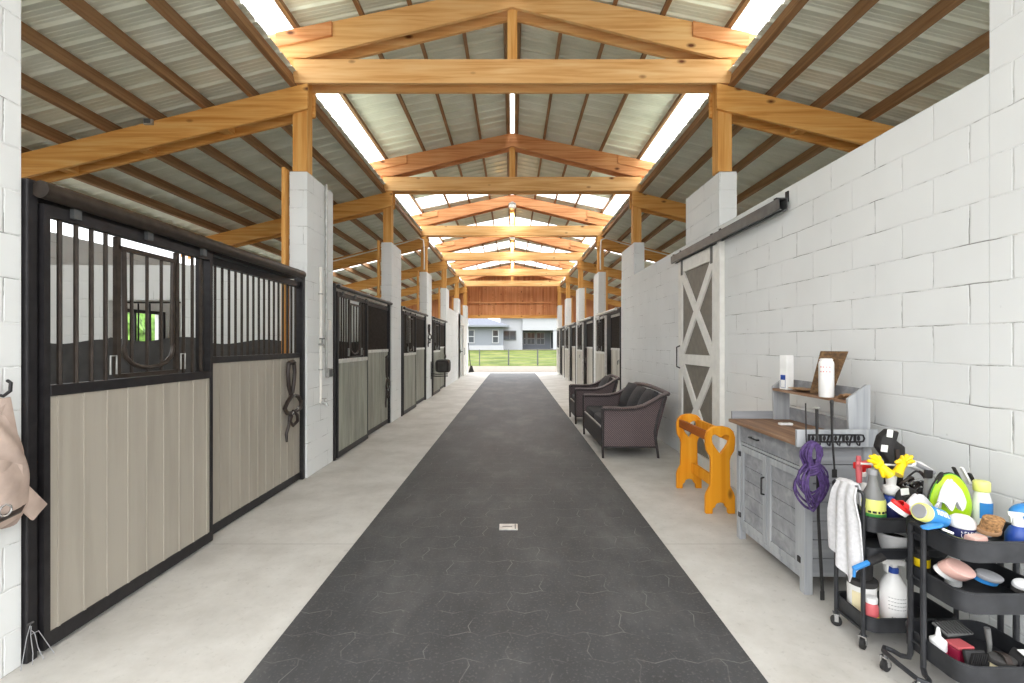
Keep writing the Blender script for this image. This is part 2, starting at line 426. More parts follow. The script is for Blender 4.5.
def rotz(a): return Matrix.Rotation(a, 3, 'Z')
def rotx(a): return Matrix.Rotation(a, 3, 'X')
def roty(a): return Matrix.Rotation(a, 3, 'Y')
# ------------------------------------------------------------------ the setting
DEND = 24.1
struct('floor', B(-BACK-0.2, BACK+0.2, -5.0, DEND, -0.2, 0), 'concrete')
mat = MB(); bm = mat.bm
cs = [(-1.19, 1.2), (1.13, 1.2), (1.165, 23.45), (-1.115, 23.45)]
lo = [bm.verts.new((x, y, 0.0)) for x, y in cs]; hi = [bm.verts.new((x, y, 0.012)) for x, y in cs]
bm.faces.new(hi)
for i in range(4): bm.faces.new((lo[i], lo[(i+1) % 4], hi[(i+1) % 4], hi[i]))
tag(mat.build('rubber_aisle_mat', 'rubber'), 'long dark grey interlocking rubber paver runner down the middle of the aisle', 'mat')
c = at(508.5, 529.0, 697.6/185.5)
dr = thing('drain_cover', 'small metal cover plate set into the dark rubber runner', 'cover plate', (c.x, c.y, 0.012))
MB().box(c.x-0.075, c.x+0.075, c.y-0.06, c.y+0.06, 0.012, 0.02, 0.003).build('plate', 'galv', dr)
MB().box(c.x+0.05, c.x+0.06, c.y-0.045, c.y+0.045, 0.0205, 0.0225).box(c.x-0.05, c.x+0.03, c.y-0.004, c.y+0.004, 0.0205, 0.0225).build('lid', 'track', dr)

def gz(y): return -0.06 if y < 32 else (-0.06+0.86*min(1, (y-32)/18.0))
g = MB(); ys = [-60, -20, 0, 24, 32, 36, 40, 44, 47, 50, 58, 90]
for y0, y1 in zip(ys, ys[1:]):
    if y0 < 32: continue
    vs = [g.bm.verts.new(p) for p in ((-70, y0, gz(y0)), (70, y0, gz(y0)), (70, y1, gz(y1)), (-70, y1, gz(y1)))]
    g.bm.faces.new(vs)
for x0, x1 in ((-70, -13), (13, 70)):
    vs = [g.bm.verts.new(p) for p in ((x0, -40, -0.06), (x1, -40, -0.06), (x1, DEND, -0.06), (x0, DEND, -0.06))]
    g.bm.faces.new(vs)
struct('ground', g, 'grass')
g = MB()
for p in (((-13, -5), (-BACK-0.2, -5), (-BACK-0.2, DEND), (-13, DEND)), ((BACK+0.2, -5), (13, -5), (13, DEND), (BACK+0.2, DEND)), ((-70, DEND), (70, DEND), (70, 32), (-70, 32)), ((-70, -40), (70, -40), (70, -5), (-70, -5))):  # pale strips beside the barn added to bounce warm light, not green
    g.bm.faces.new([g.bm.verts.new((x, y, -0.055)) for x, y in p])
struct('path', g, 'gravel')

# block pillars and walls
TOPP = 3.44
def pillar(name, x0, x1, y0, y1, z0, z1, m='cmu'):
    return struct(name, MB().box(x0, x1, y0, y1, z0, z1, 0.006), m)
pillar('block_pillar', XL-0.2, XL, PD[0]-BAY-0.13, 2.167, 0, 4.1)
for d in PD: pillar('block_pillar', XL-0.2, XL, d, d+PLL, 0, TOPP)
pillar('block_pillar', XR, XR+0.2, PD[0]-BAY-0.13, 2.25, 0, 4.1)
for i, d in enumerate(PD):
    if i < 2: pillar('block_pillar', XR, XR+0.2, d, d+1.0, 2.825, TOPP)
    else: pillar('block_pillar', XR, XR+0.2, d, d+PLR, 0, TOPP)
WEND = 9.85
struct('wall_right', B(XR, XR+0.2, 2.25, WEND, 0, 2.825), 'cmu')
def wallholes(mb, x0, x1, y0, y1, z0, z1, holes):        # wall along y with openings (ya,yb,za,zb) sorted
    y = y0
    for ya, yb, za, zb in holes:
        mb.box(x0, x1, y, ya, z0, z1)
        if za > z0: mb.box(x0, x1, ya, yb, z0, za)
        if zb < z1: mb.box(x0, x1, ya, yb, zb, z1)
        y = yb
    mb.box(x0, x1, y, y1, z0, z1)
    return mb
struct('wall_left', wallholes(MB(), XL-0.2, XL, PD[3]+PLL, PD[5], 0, 2.80, [(20.35, 21.25, 0, 2.25)]), 'cmu')
# outer walls with a window per stall
WZ = (1.05, 2.05)
winsL = [(6.75, 7.95), (10.4, 11.6), (14.0, 15.2)]
winsR = [(10.4, 11.6), (14.0, 15.2), (17.7, 18.9), (21.3, 22.5)]
struct('wall_back_left', wallholes(MB(), -BACK-0.2, -BACK, -2.2, DEND, 0, 2.95, [(2.6, 4.4, 0.0, 2.4)]+[(a, b, *WZ) for a, b in winsL]), 'cmu2')  # unseen door-sized opening added to let light into the first stall
struct('wall_back_right', wallholes(MB(), BACK, BACK+0.2, -2.2, DEND, 0, 2.95, [(a, b, *WZ) for a, b in winsR]), 'cmu2')
n = 0
for s, ws in ((-1, winsL), (1, winsR)):
    for a, b in ws:
        n += 1
        x0, x1 = sorted((s*(BACK+0.02), s*(BACK+0.10)))
        f = MB()
        f.box(x0, x1, a, a+0.05, *WZ).box(x0, x1, b-0.05, b, *WZ).box(x0, x1, a+0.05, b-0.05, WZ[0], WZ[0]+0.05).box(x0, x1, a+0.05, b-0.05, WZ[1]-0.05, WZ[1])
        for k in range(1, 4):
            y = a+(b-a)*k/4; f.box(x0+0.02, x1-0.02, y-0.018, y+0.018, WZ[0]+0.05, WZ[1]-0.05)
        tag(f.build('window_%d' % n, 'black'), kind='structure')
# cross walls between the stalls
def xwall(name, s, d, hole=None):
    xa, xb = s*2.52, s*BACK
    x0, x1 = sorted((xa, xb)); m = MB()
    if hole:
        h0, h1, hz0, hz1 = hole
        m.box(x0, h0, d, d+0.2, 0, 2.40).box(h1, x1, d, d+0.2, 0, 2.40).box(h0, h1, d, d+0.2, 0, hz0).box(h0, h1, d, d+0.2, hz1, 2.40)
    else: m.box(x0, x1, d, d+0.2, 0, 2.40)
    return struct(name, m, 'cmu2')
HOLE = (-4.58, -3.76, 1.50, 2.0)
for i in range(4): xwall('wall_cross_left', -1, PD[i]+0.06, HOLE if i == 0 else None)
for i in range(1, 5): xwall('wall_cross_right', 1, PD[i]+(0.8 if i == 1 else 0.06))
xwall('wall_front_left', -1, 1.42); xwall('wall_front_right', 1, 1.42)
# barred opening in the first cross wall
ob = thing('wall_grille', 'black barred grille in the opening of the white cross wall behind the first stall', 'grille', (-4.0, PD[0]+0.04, 1.5))
fr = MB(); y0, y1 = PD[0]+0.262, PD[0]+0.29
fr.box(HOLE[0], HOLE[1], y0, y1, 1.48, 1.51).box(HOLE[0], HOLE[1], y0, y1, 1.985, 2.015)
for x in (HOLE[0], HOLE[1]): fr.box(x-0.015, x+0.015, y0, y1, 1.48, 2.015)
fr.build('frame', 'black', ob)
br = MB()
for k in range(1, 6):
    x = HOLE[0]+(HOLE[1]-HOLE[0])*k/6; br.tube([(x, y1+0.02, 1.51), (x, y1+0.02, 1.985)], 0.009, 6)
br.build('bars', 'black', ob)
# dark kick mats on the stall walls
def kick(name, fn, nu=60):
    return tag(MB().surf(fn, nu, 2, 0.02).build(name, 'kick'), kind='structure')
def wav(u, a): return 1.53+0.025*math.sin(u*23+a)+0.03*(int(u*3.4+a) % 2)
for i in range(4):
    d = PD[i]+0.055
    kick('trim_%d' % (1+2*i), lambda u, v, d=d, i=i: Vector((-2.56-u*(BACK-2.58), d-0.012, v*wav(u, i))))
    kick('trim_%d' % (2+2*i), lambda u, v, i=i: Vector((-BACK+0.03, (PD[i]-BAY+0.95)+u*(BAY-1.0), v*min(1.03, wav(u, i+2)))))
for i in range(2, 6):
    d = PD[i]-0.0
    kick('trim_%d' % (9+i), lambda u, v, d=d, i=i: Vector((2.56+u*(BACK-2.58), d+0.03, v*wav(u, i))))

# far gable wall of plywood over the opening, with its battens
def rz(x): return 5.506-0.207*abs(x)
def sz(x): return 4.41-0.246*(abs(x)-2.28)
gm = MB()
pts = [(-2.45, 2.82), (2.45, 2.82), (2.45, 4.55), (2.45, rz(2.45)), (0, rz(0)), (-2.45, rz(2.45))]
gm.prism(pts, 0.02, ((0, DEND-0.02, 0), (1, 0, 0), (0, 0, 1)))
for s in (-1, 1):
    p = [(s*2.47, 2.42), (s*5.9, 2.42), (s*5.9, sz(5.9)+0.05), (s*2.47, sz(2.47)+0.05)]
    gm.prism(p, 0.02, ((0, DEND-0.02, 0), (1, 0, 0), (0, 0, 1)))
struct('wall_far_gable', gm, 'plywood')
for s in (-1, 1):
    x0, x1 = sorted((s*2.52, s*5.95))
    struct('wall_end', B(x0, x1, DEND-0.16, DEND+0.04, 0, 2.42), 'cmu2')
bt = MB(); ZR = 4.35
for k in range(8):
    x = -2.36+k*4.72/7; bt.box(x-0.03, x+0.03, DEND-0.13, DEND-0.045, 3.0, ZR)
bt.box(-2.42, 2.42, DEND-0.135, DEND-0.045, 3.60, 3.68)
struct('trim_15', bt, 'chord')
struct('trim_16', B(-2.42, 2.42, DEND-0.14, DEND-0.045, 2.82, 2.98), 'postX')

# ------------------------------------------------------------------ roof
R0, R1 = -0.9, DEND+0.3
def sheet(xa, za, xb, zb, y0, y1):
    """ribbed sheet from (xa,za) to (xb,zb), ribs every 0.229 m along y"""
    m = MB(); P = 0.229
    prof = [(0.0, 0.0)]+[q for c_ in (0.045, 0.095, 0.145) for q in ((c_-0.010, 0.0), (c_-0.004, 0.0045), (c_+0.004, 0.0045), (c_+0.010, 0.0))]+[(0.180, 0.0), (0.200, -0.021), (0.210, -0.021), (0.218, 0.0)]
    cs = []; k = math.floor(y0/P)
    while k*P < y1+P:
        for a, b in prof: cs.append((k*P+a, b))
        k += 1
    cs = [c for c in cs if y0 <= c[0] <= y1]
    cs = [(y0, 0.0)]+cs+[(y1, 0.0)]
    za, zb = za+0.021, zb+0.021
    A = [m.bm.verts.new((xa, y, za+h)) for y, h in cs]; C = [m.bm.verts.new((xb, y, zb+h)) for y, h in cs]
    for i in range(len(cs)-1): m.bm.faces.new((A[i], A[i+1], C[i+1], C[i]))
    return m
PUR, PURS = 0.10, 0.14
SKYC = [(11.55, 12.35), (14.9, 16.0), (18.3, 19.6), (21.8, 23.2)]
SKYS = [(13.6, 14.5), (17.2, 18.2), (21.0, 22.0)]
def strips(sky):
    out = []; y = R0
    for a, b in sky: out += [(y, a, 'roof'), (a, b, 'skylight')]; y = b
    return out+[(y, R1, 'roof')]
for s in (-1, 1):
    for y0, y1, m in strips(SKYC):
        struct('ceiling', sheet(s*0.035, rz(0.035)+PUR, s*2.46, rz(2.46)+PUR, y0, y1), m)
    struct('ceiling', sheet(s*2.46, rz(2.46)+PUR, s*2.98, rz(2.98)+PUR, R0, R1), 'skylight')
    for y0, y1, m in strips(SKYS):
        struct('ceiling', sheet(s*2.40, sz(2.40)+PURS, s*6.35, sz(6.35)+PURS, y0, y1), m)
sides = {-1: 'over the hanging leather bag side', 1: 'over the potting bench side'}
ordw = ['uppermost', 'second from top', 'third from top', 'fourth from top', 'fifth from top', 'sixth from top', 'seventh from top', 'lowest']
for s in (-1, 1):
    for k, x in enumerate((0.075, 0.60, 1.14, 1.68, 2.41)):
        m = B(-0.022, 0.022, R0+0.05, R1-0.1, 0, PUR-0.006)
        o = m.build('roof_purlin', 'purlin', local=True)
        o.location = (s*x, 0, rz(x)+0.004); o.rotation_euler = (0, s*math.atan(0.207), 0)
        tag(o, 'centre roof purlin, %s, %s' % (ordw[k], sides[s]), 'purlin', 'centre roof purlins')
    for k, x in enumerate((2.44, 2.91, 3.43, 3.98, 4.50, 5.03, 5.55, 6.05)):
        w = 0.03 if k == 0 else 0.024
        o = B(-w, w, R0+0.05, R1-0.1, 0, PURS-0.006).build('roof_purlin', 'purlin', local=True)
        o.location = (s*x, 0, sz(x)+0.003); o.rotation_euler = (0, s*math.atan(0.246), 0)
        tag(o, 'low side roof purlin, %s, %s' % (ordw[k], sides[s]), 'purlin', 'side roof purlins')
# trusses
tnames = ['nearest', 'second', 'third', 'fourth', 'fifth', 'farthest']
def gusset(s, y, w):
    return [(s*2.05, rz(2.05)-0.27), (s*2.44, rz(2.44)-0.24)]
for i, d in enumerate(PD):
    t = thing('roof_truss', 'pale pine roof truss with king post, %s from the entrance' % tnames[i], 'roof truss', (0, d, 3.44), 'roof trusses')
    for y0, y1 in ((d-0.04, d-0.002), (d+0.152, d+0.19)):
        MB().box(-2.44, 2.44, y0, y1, 4.41, 4.675, 0.004).build('tie_beam', 'pineX', t)
        for s in (-1, 1):
            a = 2.88
            p = [(0.0, rz(0)), (s*a, rz(a)), (s*a, rz(a)-0.19), (s*2.30, 4.69), (0.0, rz(0)-0.25)]
            MB().prism(p, 0.038, ((0, y1 if y0 < y1 else y0, 0), (1, 0, 0), (0, 0, 1))).build('top_chord', 'chord' if i else 'pineX', t)
            # splice block on the outer end
            if y0 < d:
                q = [(s*2.0, rz(2.0)-0.015), (s*2.62, rz(2.62)-0.015), (s*2.62, rz(2.62)-0.17), (s*2.0, rz(2.0)-0.17)]
                MB().prism(q, 0.03, ((0, y0-0.002, 0), (1, 0, 0), (0, 0, 1))).build('splice_block', 'chord', t)
    MB().box(-0.055, 0.055, d+0.004, d+0.146, 4.5, 5.30, 0.004).build('king_post', 'postZ', t)
    for s in (-1, 1):
        x0, x1 = sorted((s*2.305, s*2.465))
        if i == 5: pass
        MB().box(x0, x1, d, d+0.15, TOPP+0.002, 4.88, 0.005).build('post', 'postZ', t)
        x0, x1 = sorted((s*2.525, s*2.565))
        if s < 0 or i > 1: MB().box(x0, x1, d-0.05, d+0.05, 0.002, 3.47, 0.003).build('post_board', 'postZ', t)
for i, d in enumerate(PD):
    for s in (-1, 1):
        r = thing('side_rafter', 'orange double side rafter, %s, %s from the entrance' % (sides[s], tnames[i]), 'rafter', (s*2.4, d, 4.1), 'side rafters')
        for y0 in (d-0.04, d+0.152):
            p = [(s*2.28, sz(2.28)), (s*6.3, sz(6.3)), (s*6.3, sz(6.3)-0.27), (s*2.28, sz(2.28)-0.285)]
            MB().prism(p, 0.038, ((0, y0+0.038, 0), (1, 0, 0), (0, 0, 1)), bev=0.003).build('plank', 'postX', r)
        if i == 0 and s < 0:
            c = at(149, 122, d-0.05)
            jb = thing('junction_box', 'small grey electrical box on the front of the first orange rafter', 'electrical box', (c.x, d-0.06, c.z))
            MB().box(c.x-0.05, c.x+0.05, d-0.075, d-0.042, c.z-0.035, c.z+0.035, 0.006).build('box', 'galv', jb)
            MB().box(c.x-0.035, c.x+0.035, d-0.08, d-0.075, c.z-0.025, c.z+0.025, 0.002).build('cover', 'track', jb)
        for k, x in enumerate((3.2, 4.1, 5.0, 5.8)):
            if i == 0: MB().box(min(s*x, s*(x+0.14)), max(s*x, s*(x+0.14)), d+0.0, d+0.15, sz(x)-0.27, sz(x)-0.12).build('spacer_block', 'postY', r)
# lamps under the ridge
for i, nm in ((2, 'third'), (3, 'fourth'), (4, 'fifth')):
    d = PD[i]; zc = 4.98 if i == 2 else 4.93
    l = thing('ceiling_lamp', 'round white barn lamp on the king post of the %s truss' % nm, 'lamp', (0, d-0.06, zc), 'barn lamps')
    zb = 5.24
    MB().lathe([(0.10, zb-0.04), (0.105, zb), (0.06, zb+0.03), (0.02, zb+0.05)], (0, d-0.12, 0)).build('lamp_base', 'galv', l, True)
    MB().lathe([(0.03, zb-0.16), (0.085, zb-0.13), (0.10, zb-0.07), (0.09, zb-0.04)], (0, d-0.12, 0)).build('lamp_shade', 'lampglass', l, True)
    pl_ = bpy.data.lights.new('lamp_light', 'SPOT'); pl_.energy = LAMP; pl_.spot_size = math.radians(165); pl_.spot_blend = 0.6; pl_.shadow_soft_size = 0.12; pl_.color = (1.0, 0.97, 0.92)
    po = bpy.data.objects.new('lamp_light', pl_); COL.objects.link(po); po.location = (0, d-0.12, zb-0.19)
# pvc conduits at the third truss
for s, nm in ((-1, 'on the leather bag side'), (1, 'on the sofa side')):
    d = PD[2]-0.062
    pts = [(s*5.6, d, sz(5.6)-0.08), (s*2.9, d, sz(2.9)-0.05), (s*2.5, d, sz(2.5)-0.02), (s*2.38, d, sz(2.4)-0.10), (s*2.36, d, 3.9), (s*2.36, d, TOPP+0.05)]
    tag(MB().tube(pts, 0.018, 8).build('conduit_pipe', 'pvc', smooth=True), 'white conduit pipe along the third truss rafter, %s' % nm, 'pipe', 'conduit pipes')
# ------------------------------------------------------------------ stall fronts
def boards_mb(x0, x1, y0, y1, z0, z1, s, pitch=0.14, rib=0.006):
    """board infill with a fine raised rib at every joint, on the aisle face"""
    m = MB().box(x0, x1, y0, y1, z0, z1)
    fx = x1 if s < 0 else x0
    y = y0+0.045
    while y < y1-0.03:
        a, b = sorted((fx, fx-s*rib)); m.box(a, b, y-0.006, y+0.006, z0, z1); y += pitch
    return m
def stall(s, d0, d1, where, st, detail=False, near_door=True, dl=1.262, hang=0.0):
    """one stall front on side s between d0 and d1: steel front (posts, fixed panel, track) + sliding door"""
    X = XL if s < 0 else XR
    fm, pm, gm = st['frame'], st['boards'], st['bars']
    xf0, xf1 = sorted((X+s*0.05, X+s*0.10))            # fixed panel plane
    dx = X-s*hang
    xd0, xd1 = sorted((dx-s*0.035, dx+s*0.015))          # door plane
    front = thing('stall_front', st['flabel'] % where, 'stall front', (X+s*0.07, (d0+d1)/2, 0), st['fgroup'])
    # posts
    pw = 0.055
    MB().box(min(X-s*0.02, X+s*0.12), max(X-s*0.02, X+s*0.12), d0+0.005, d0+pw, 0, 2.29, 0.006).build('post', 'black', front)
    MB().box(min(X+s*0.02, X+s*0.12), max(X+s*0.02, X+s*0.12), d1-0.06, d1-0.005, 0, 2.27, 0.006).build('post', 'black', front)
    if near_door: da, db = d0+pw+0.012, d0+pw+0.012+dl; fa, fb = db+0.02, d1-0.06
    else: da, db = d1-dl-0.02, d1-0.02; fa, fb = d0+pw, da-0.02
    mid = (db if near_door else da)
    mp0, mp1 = (mid+0.0, mid+0.04) if near_door else (mid-0.05, mid-0.005)
    MB().box(xf0, xf1, mp0, mp1, 0, 2.22, 0.004).build('post', 'black', front)
    if not near_door: MB().box(xf0+0.004, xf1-0.004, mp1, mp1+0.6, 0.0, 2.19).build('jamb', 'black', front)
    if near_door: fa = mp1
    else: fb = mp0
    # fixed panel
    zr = 1.355
    MB().box(xf0, xf1, fa, fb, 0.012, 0.085).build('bottom_rail', fm, front)
    boards_mb(xf0+0.008, xf1-0.008, fa, fb, 0.085, zr, s).build('boards', pm, front)
    MB().box(xf0-0.004, xf1+0.004, fa, fb, zr, zr+0.05, 0.003).build('middle_rail', st['rail'], front)
    MB().box(xf0, xf1, fa, fb, 2.13, 2.19).build('top_rail', fm, front)
    g = MB(); nb = int((fb-fa)/st.get('gap', 0.093)); xm = (xf0+xf1)/2
    for k in range(nb):
        y = fa+(k+0.7)*(fb-fa)/(nb+0.4); g.tube([(xm, y, zr+0.05), (xm, y, 2.13)], 0.0115, 6)
    g.build('bars', gm, front)
    # track on the aisle side
    xt = dx-s*0.055
    ya, yb = d0+0.03, d1-0.24
    MB().tube([(xt, ya, 2.245), (xt, yb, 2.245)], st.get('tr', 0.042), 14).build('track', st['track'], front, True)
    MB().box(min(X+s*0.02, X+s*0.10), max(X+s*0.02, X+s*0.10), ya, yb, 2.20, 2.285).build('header', st.get('header', 'black'), front)
    for k in range(3):
        y = ya+0.1+k*(yb-ya-0.2)/2
        MB().box(min(xt, X+s*0.03), max(xt, X+s*0.03), y-0.02, y+0.02, 2.275, 2.292).build('track_bracket', 'galv', front)
    # sliding door
    dr = thing('stall_door', st['dlabel'] % where, 'stall door', (dx, (da+db)/2, 0.02), st['dgroup'])
    zb, zm = 0.022, 1.25
    sw = 0.032
    fr = MB()
    fr.box(xd0, xd1, da, da+sw, zb, 2.188).box(xd0, xd1, db-sw, db, zb, 2.188)
    fr.box(xd0, xd1, da+sw, db-sw, zb, zb+0.075).box(xd0, xd1, da+sw, db-sw, 2.133, 2.188)
    fr.build('door_frame', fm, dr)
    boards_mb(xd0+0.006, xd1-0.006, da+sw, db-sw, zb+0.075, zm, s).build('boards', pm, dr)
    MB().box(xd0-0.003, xd1+0.003, da+sw, db-sw, zm, zm+0.055, 0.003).build('middle_rail', st['rail'], dr)
    xm = (xd0+xd1)/2
    L = db-da
    ga, gb = da+0.33*L, da+0.70*L                        # the drop-down feed gate
    g = MB(); n = 13
    for k in range(n):
        y = da+sw+(k+0.8)*(L-2*sw)/(n+0.6)
        if ga-0.02 < y < gb+0.02: continue
        g.tube([(xm, y, zm+0.055), (xm, y, 2.133)], 0.0115, 6)
    g.build('bars', gm, dr)
    xg = xm-s*0.022
    gf = MB()
    for y in (ga, gb): gf.box(min(xg-0.012, xg+0.012), max(xg-0.012, xg+0.012), y-0.014, y+0.014, zm+0.07, 2.12)
    gf.box(xg-0.012, xg+0.012, ga, gb, zm+0.06, zm+0.085).box(xg-0.012, xg+0.012, ga, gb, 2.05, 2.075)
    gate = gf.build('feed_gate', gm, dr)
    u = []; a, b, zt, z0 = ga+0.045, gb-0.03, 2.05, zm+0.10
    u.append((xg, a, zt)); u.append((xg, a+0.01, z0+0.16))
    for k in range(9):
        t = math.pi*k/8; cy, rr = (a+b)/2, (b-a)/2
        u.append((xg, cy-rr*math.cos(t), z0+0.14-0.13*math.sin(t)**0.8))
    u.append((xg, b-0.01, z0+0.16)); u.append((xg, b, zt))
    MB().tube(u, 0.014, 8).build('yoke', gm, gate, True)
    q = MB()
    for k in range(1, 4):
        y = ga+(gb-ga)*k/4; q.tube([(xg+s*0.012, y, zm+0.085), (xg+s*0.012, y, 2.05)], 0.010, 6)
    q.build('bars', gm, gate)
    lt = MB()
    for y in (ga-0.035, gb+0.05): lt.tube([(xg-s*0.01, y-0.02, zm+0.085), (xg-s*0.01, y-0.02, zm+0.19), (xg-s*0.01, y+0.02, zm+0.19), (xg-s*0.01, y+0.02, zm+0.085)], 0.005, 6)
    lt.build('latch', 'galv', gate)
    for y in (da+0.12*L, da+0.5*L, da+0.9*L):
        MB().box(dx+0.036, dx+0.058, y-0.022, y+0.022, 2.15, 2.198).build('door_hanger', 'track', dr) if s < 0 else MB().box(dx-0.058, dx-0.036, y-0.035, y+0.035, 2.13, 2.198).build('door_hanger', 'galv', dr)
    return (da, db, fa, fb, xd1 if s < 0 else xd0, xf1 if s < 0 else xf0)
base = dict(frame='black', boards='boards', bars='bronze', rail='black', track='bronze', fgroup='stall fronts', dgroup='stall doors',
            flabel='steel stall front with boards and bars, %s', dlabel='sliding stall door with a feed gate, %s')
pale = dict(base, boards='boards_green', rail='palerail', frame='black', track='black', tr=0.028, header='palerail', gap=0.06,  # pale header colour paints the highlight line along the black track
            flabel='stall front with weathered boards, %s', dlabel='sliding stall door with weathered boards, %s')
wht = dict(base, boards='boards_white', rail='palerail', frame='palerail', track='palerail', tr=0.03, gap=0.06, fgroup='pale stall fronts', dgroup='pale stall doors',
           flabel='whitish rust streaked stall front, %s', dlabel='pale framed sliding stall door, %s')
S0 = stall(-1, 2.167, PD[0], 'beside the hanging leather bag', base, True)
S1 = stall(-1, PD[0]+PLL, PD[1], 'just past the pillar with the white water pipe', pale)
S2 = stall(-1, PD[1]+PLL, PD[2], 'next to the dark saddle pad on its rack', pale)
S3 = stall(-1, PD[2]+PLL, PD[3], 'beyond the dark saddle pad, before the white wall', pale)
E2 = stall(1, WEND, PD[2], 'directly behind the wicker armchair', wht, near_door=False, hang=0.05)
E3 = stall(1, PD[2]+PLR, PD[3], 'second past the wicker armchair, halter on it', wht, near_door=False, hang=0.05)
E4 = stall(1, PD[3]+PLR, PD[4], 'third past the wicker armchair', wht, near_door=False, hang=0.05)
E5 = stall(1, PD[4]+PLR, PD[5], 'last before the far opening, opposite the white wall', wht, near_door=False, hang=0.05)
# far white sliding door beside the dark doorway
fd = thing('sliding_door', 'white plank sliding door beside the dark doorway in the far white wall', 'door', (XL+0.04, 22.0, 0.02))
MB().box(XL+0.012, XL+0.05, 21.3, 22.6, 0.02, 2.3, 0.003).build('door_leaf', 'white', fd)
tm = MB()
for y0, y1, z0, z1 in ((21.3, 21.4, 0.02, 2.3), (22.5, 22.6, 0.02, 2.3), (21.4, 22.5, 0.02, 0.14), (21.4, 22.5, 1.1, 1.22), (21.4, 22.5, 2.18, 2.3)):
    tm.box(XL+0.05, XL+0.065, y0, y1, z0, z1)
tm.build('door_trim', 'white', fd)
MB().tube([(XL+0.065, 21.36, 1.0), (XL+0.10, 21.36, 1.02), (XL+0.10, 21.36, 1.28), (XL+0.065, 21.36, 1.3)], 0.012).build('handle', 'black', fd, True)
MB().box(XL+0.01, XL+0.06, 20.2, 22.9, 2.32, 2.4, 0.004).build('track', 'white', fd)

# ------------------------------------------------------------------ barn door with crosses on the right wall
XW = XR
d0, d1 = 5.12, 6.30
bd = thing('barn_door', 'white sliding barn door with crossed braces and grey panels', 'door', (XW-0.03, 5.7, 0.02))
X0, X1 = XW-0.055, XW-0.02
MB().box(X1-0.012, X1, d0+0.02, d1-0.02, 0.03, 2.60).build('door_panel', 'greypaint', bd)
fr = MB(); sw = 0.12; zt, zm0, zm1 = 2.615, 1.24, 1.37
fr.box(X0, X1-0.001, d0, d0+sw, 0.02, zt, 0.002).box(X0, X1-0.001, d1-sw, d1, 0.02, zt, 0.002)
for z0, z1 in ((0.02, 0.16), (zm0, zm1), (zt-0.16, zt)): fr.box(X0, X1-0.001, d0+sw, d1-sw, z0, z1, 0.002)
fr.build('door_frame', 'white', bd)
br = MB(); a, b = d0+sw-0.03, d1-sw+0.03
for z0, z1 in ((0.14, zm0+0.02), (zm1-0.02, zt-0.14)):
    br.bar((X0+0.014, a, z0), (X0+0.014, b, z1), 0.026, 0.11, (0, 0, 1))
    br.bar((X0+0.0145, a, z1), (X0+0.0145, b, z0), 0.025, 0.11, (0, 0, 1))
br.build('cross_brace', 'white', bd)
MB().tube([(X0, d1-0.06, 1.18), (X0-0.045, d1-0.06, 1.20), (X0-0.045, d1-0.06, 1.46), (X0, d1-0.06, 1.48)], 0.009).build('handle', 'black', bd, True)
st_ = MB()
for y in (d0+0.13, d1-0.13): st_.box(X0-0.008, X0-0.001, y-0.025, y+0.025, 2.42, 2.66)
st_.build('hanger_strap', 'track', bd)
dj = B(XW-0.06, XW-0.003, d0-0.085, d0-0.015, 0.0, 2.64, 0.003)
tag(dj.build('trim_17', 'white'), kind='structure')
tr = thing('door_track', 'long grey steel box track on the white wall above the barn door', 'track', (XW-0.06, 5.1, 2.64))
t0, t1 = 3.84, 6.46
xa, xb = XW-0.105, XW-0.03
m = MB()
m.box(xa, xa+0.006, t0, t1, 2.625, 2.72).box(xb-0.006, xb, t0, t1, 2.625, 2.72).box(xa, xb, t0, t1, 2.716, 2.722)
m.box(xa, xa+0.024, t0, t1, 2.622, 2.628).box(xb-0.024, xb, t0, t1, 2.622, 2.628)
m.build('rail', 'track', tr)
for y in (t0+0.05, 5.15, t1-0.1): MB().box(xa-0.004, XW-0.002, y-0.02, y+0.02, 2.7225, 2.732).box(XW-0.012, XW-0.002, y-0.02, y+0.02, 2.70, 2.79).build('bracket', 'black', tr)
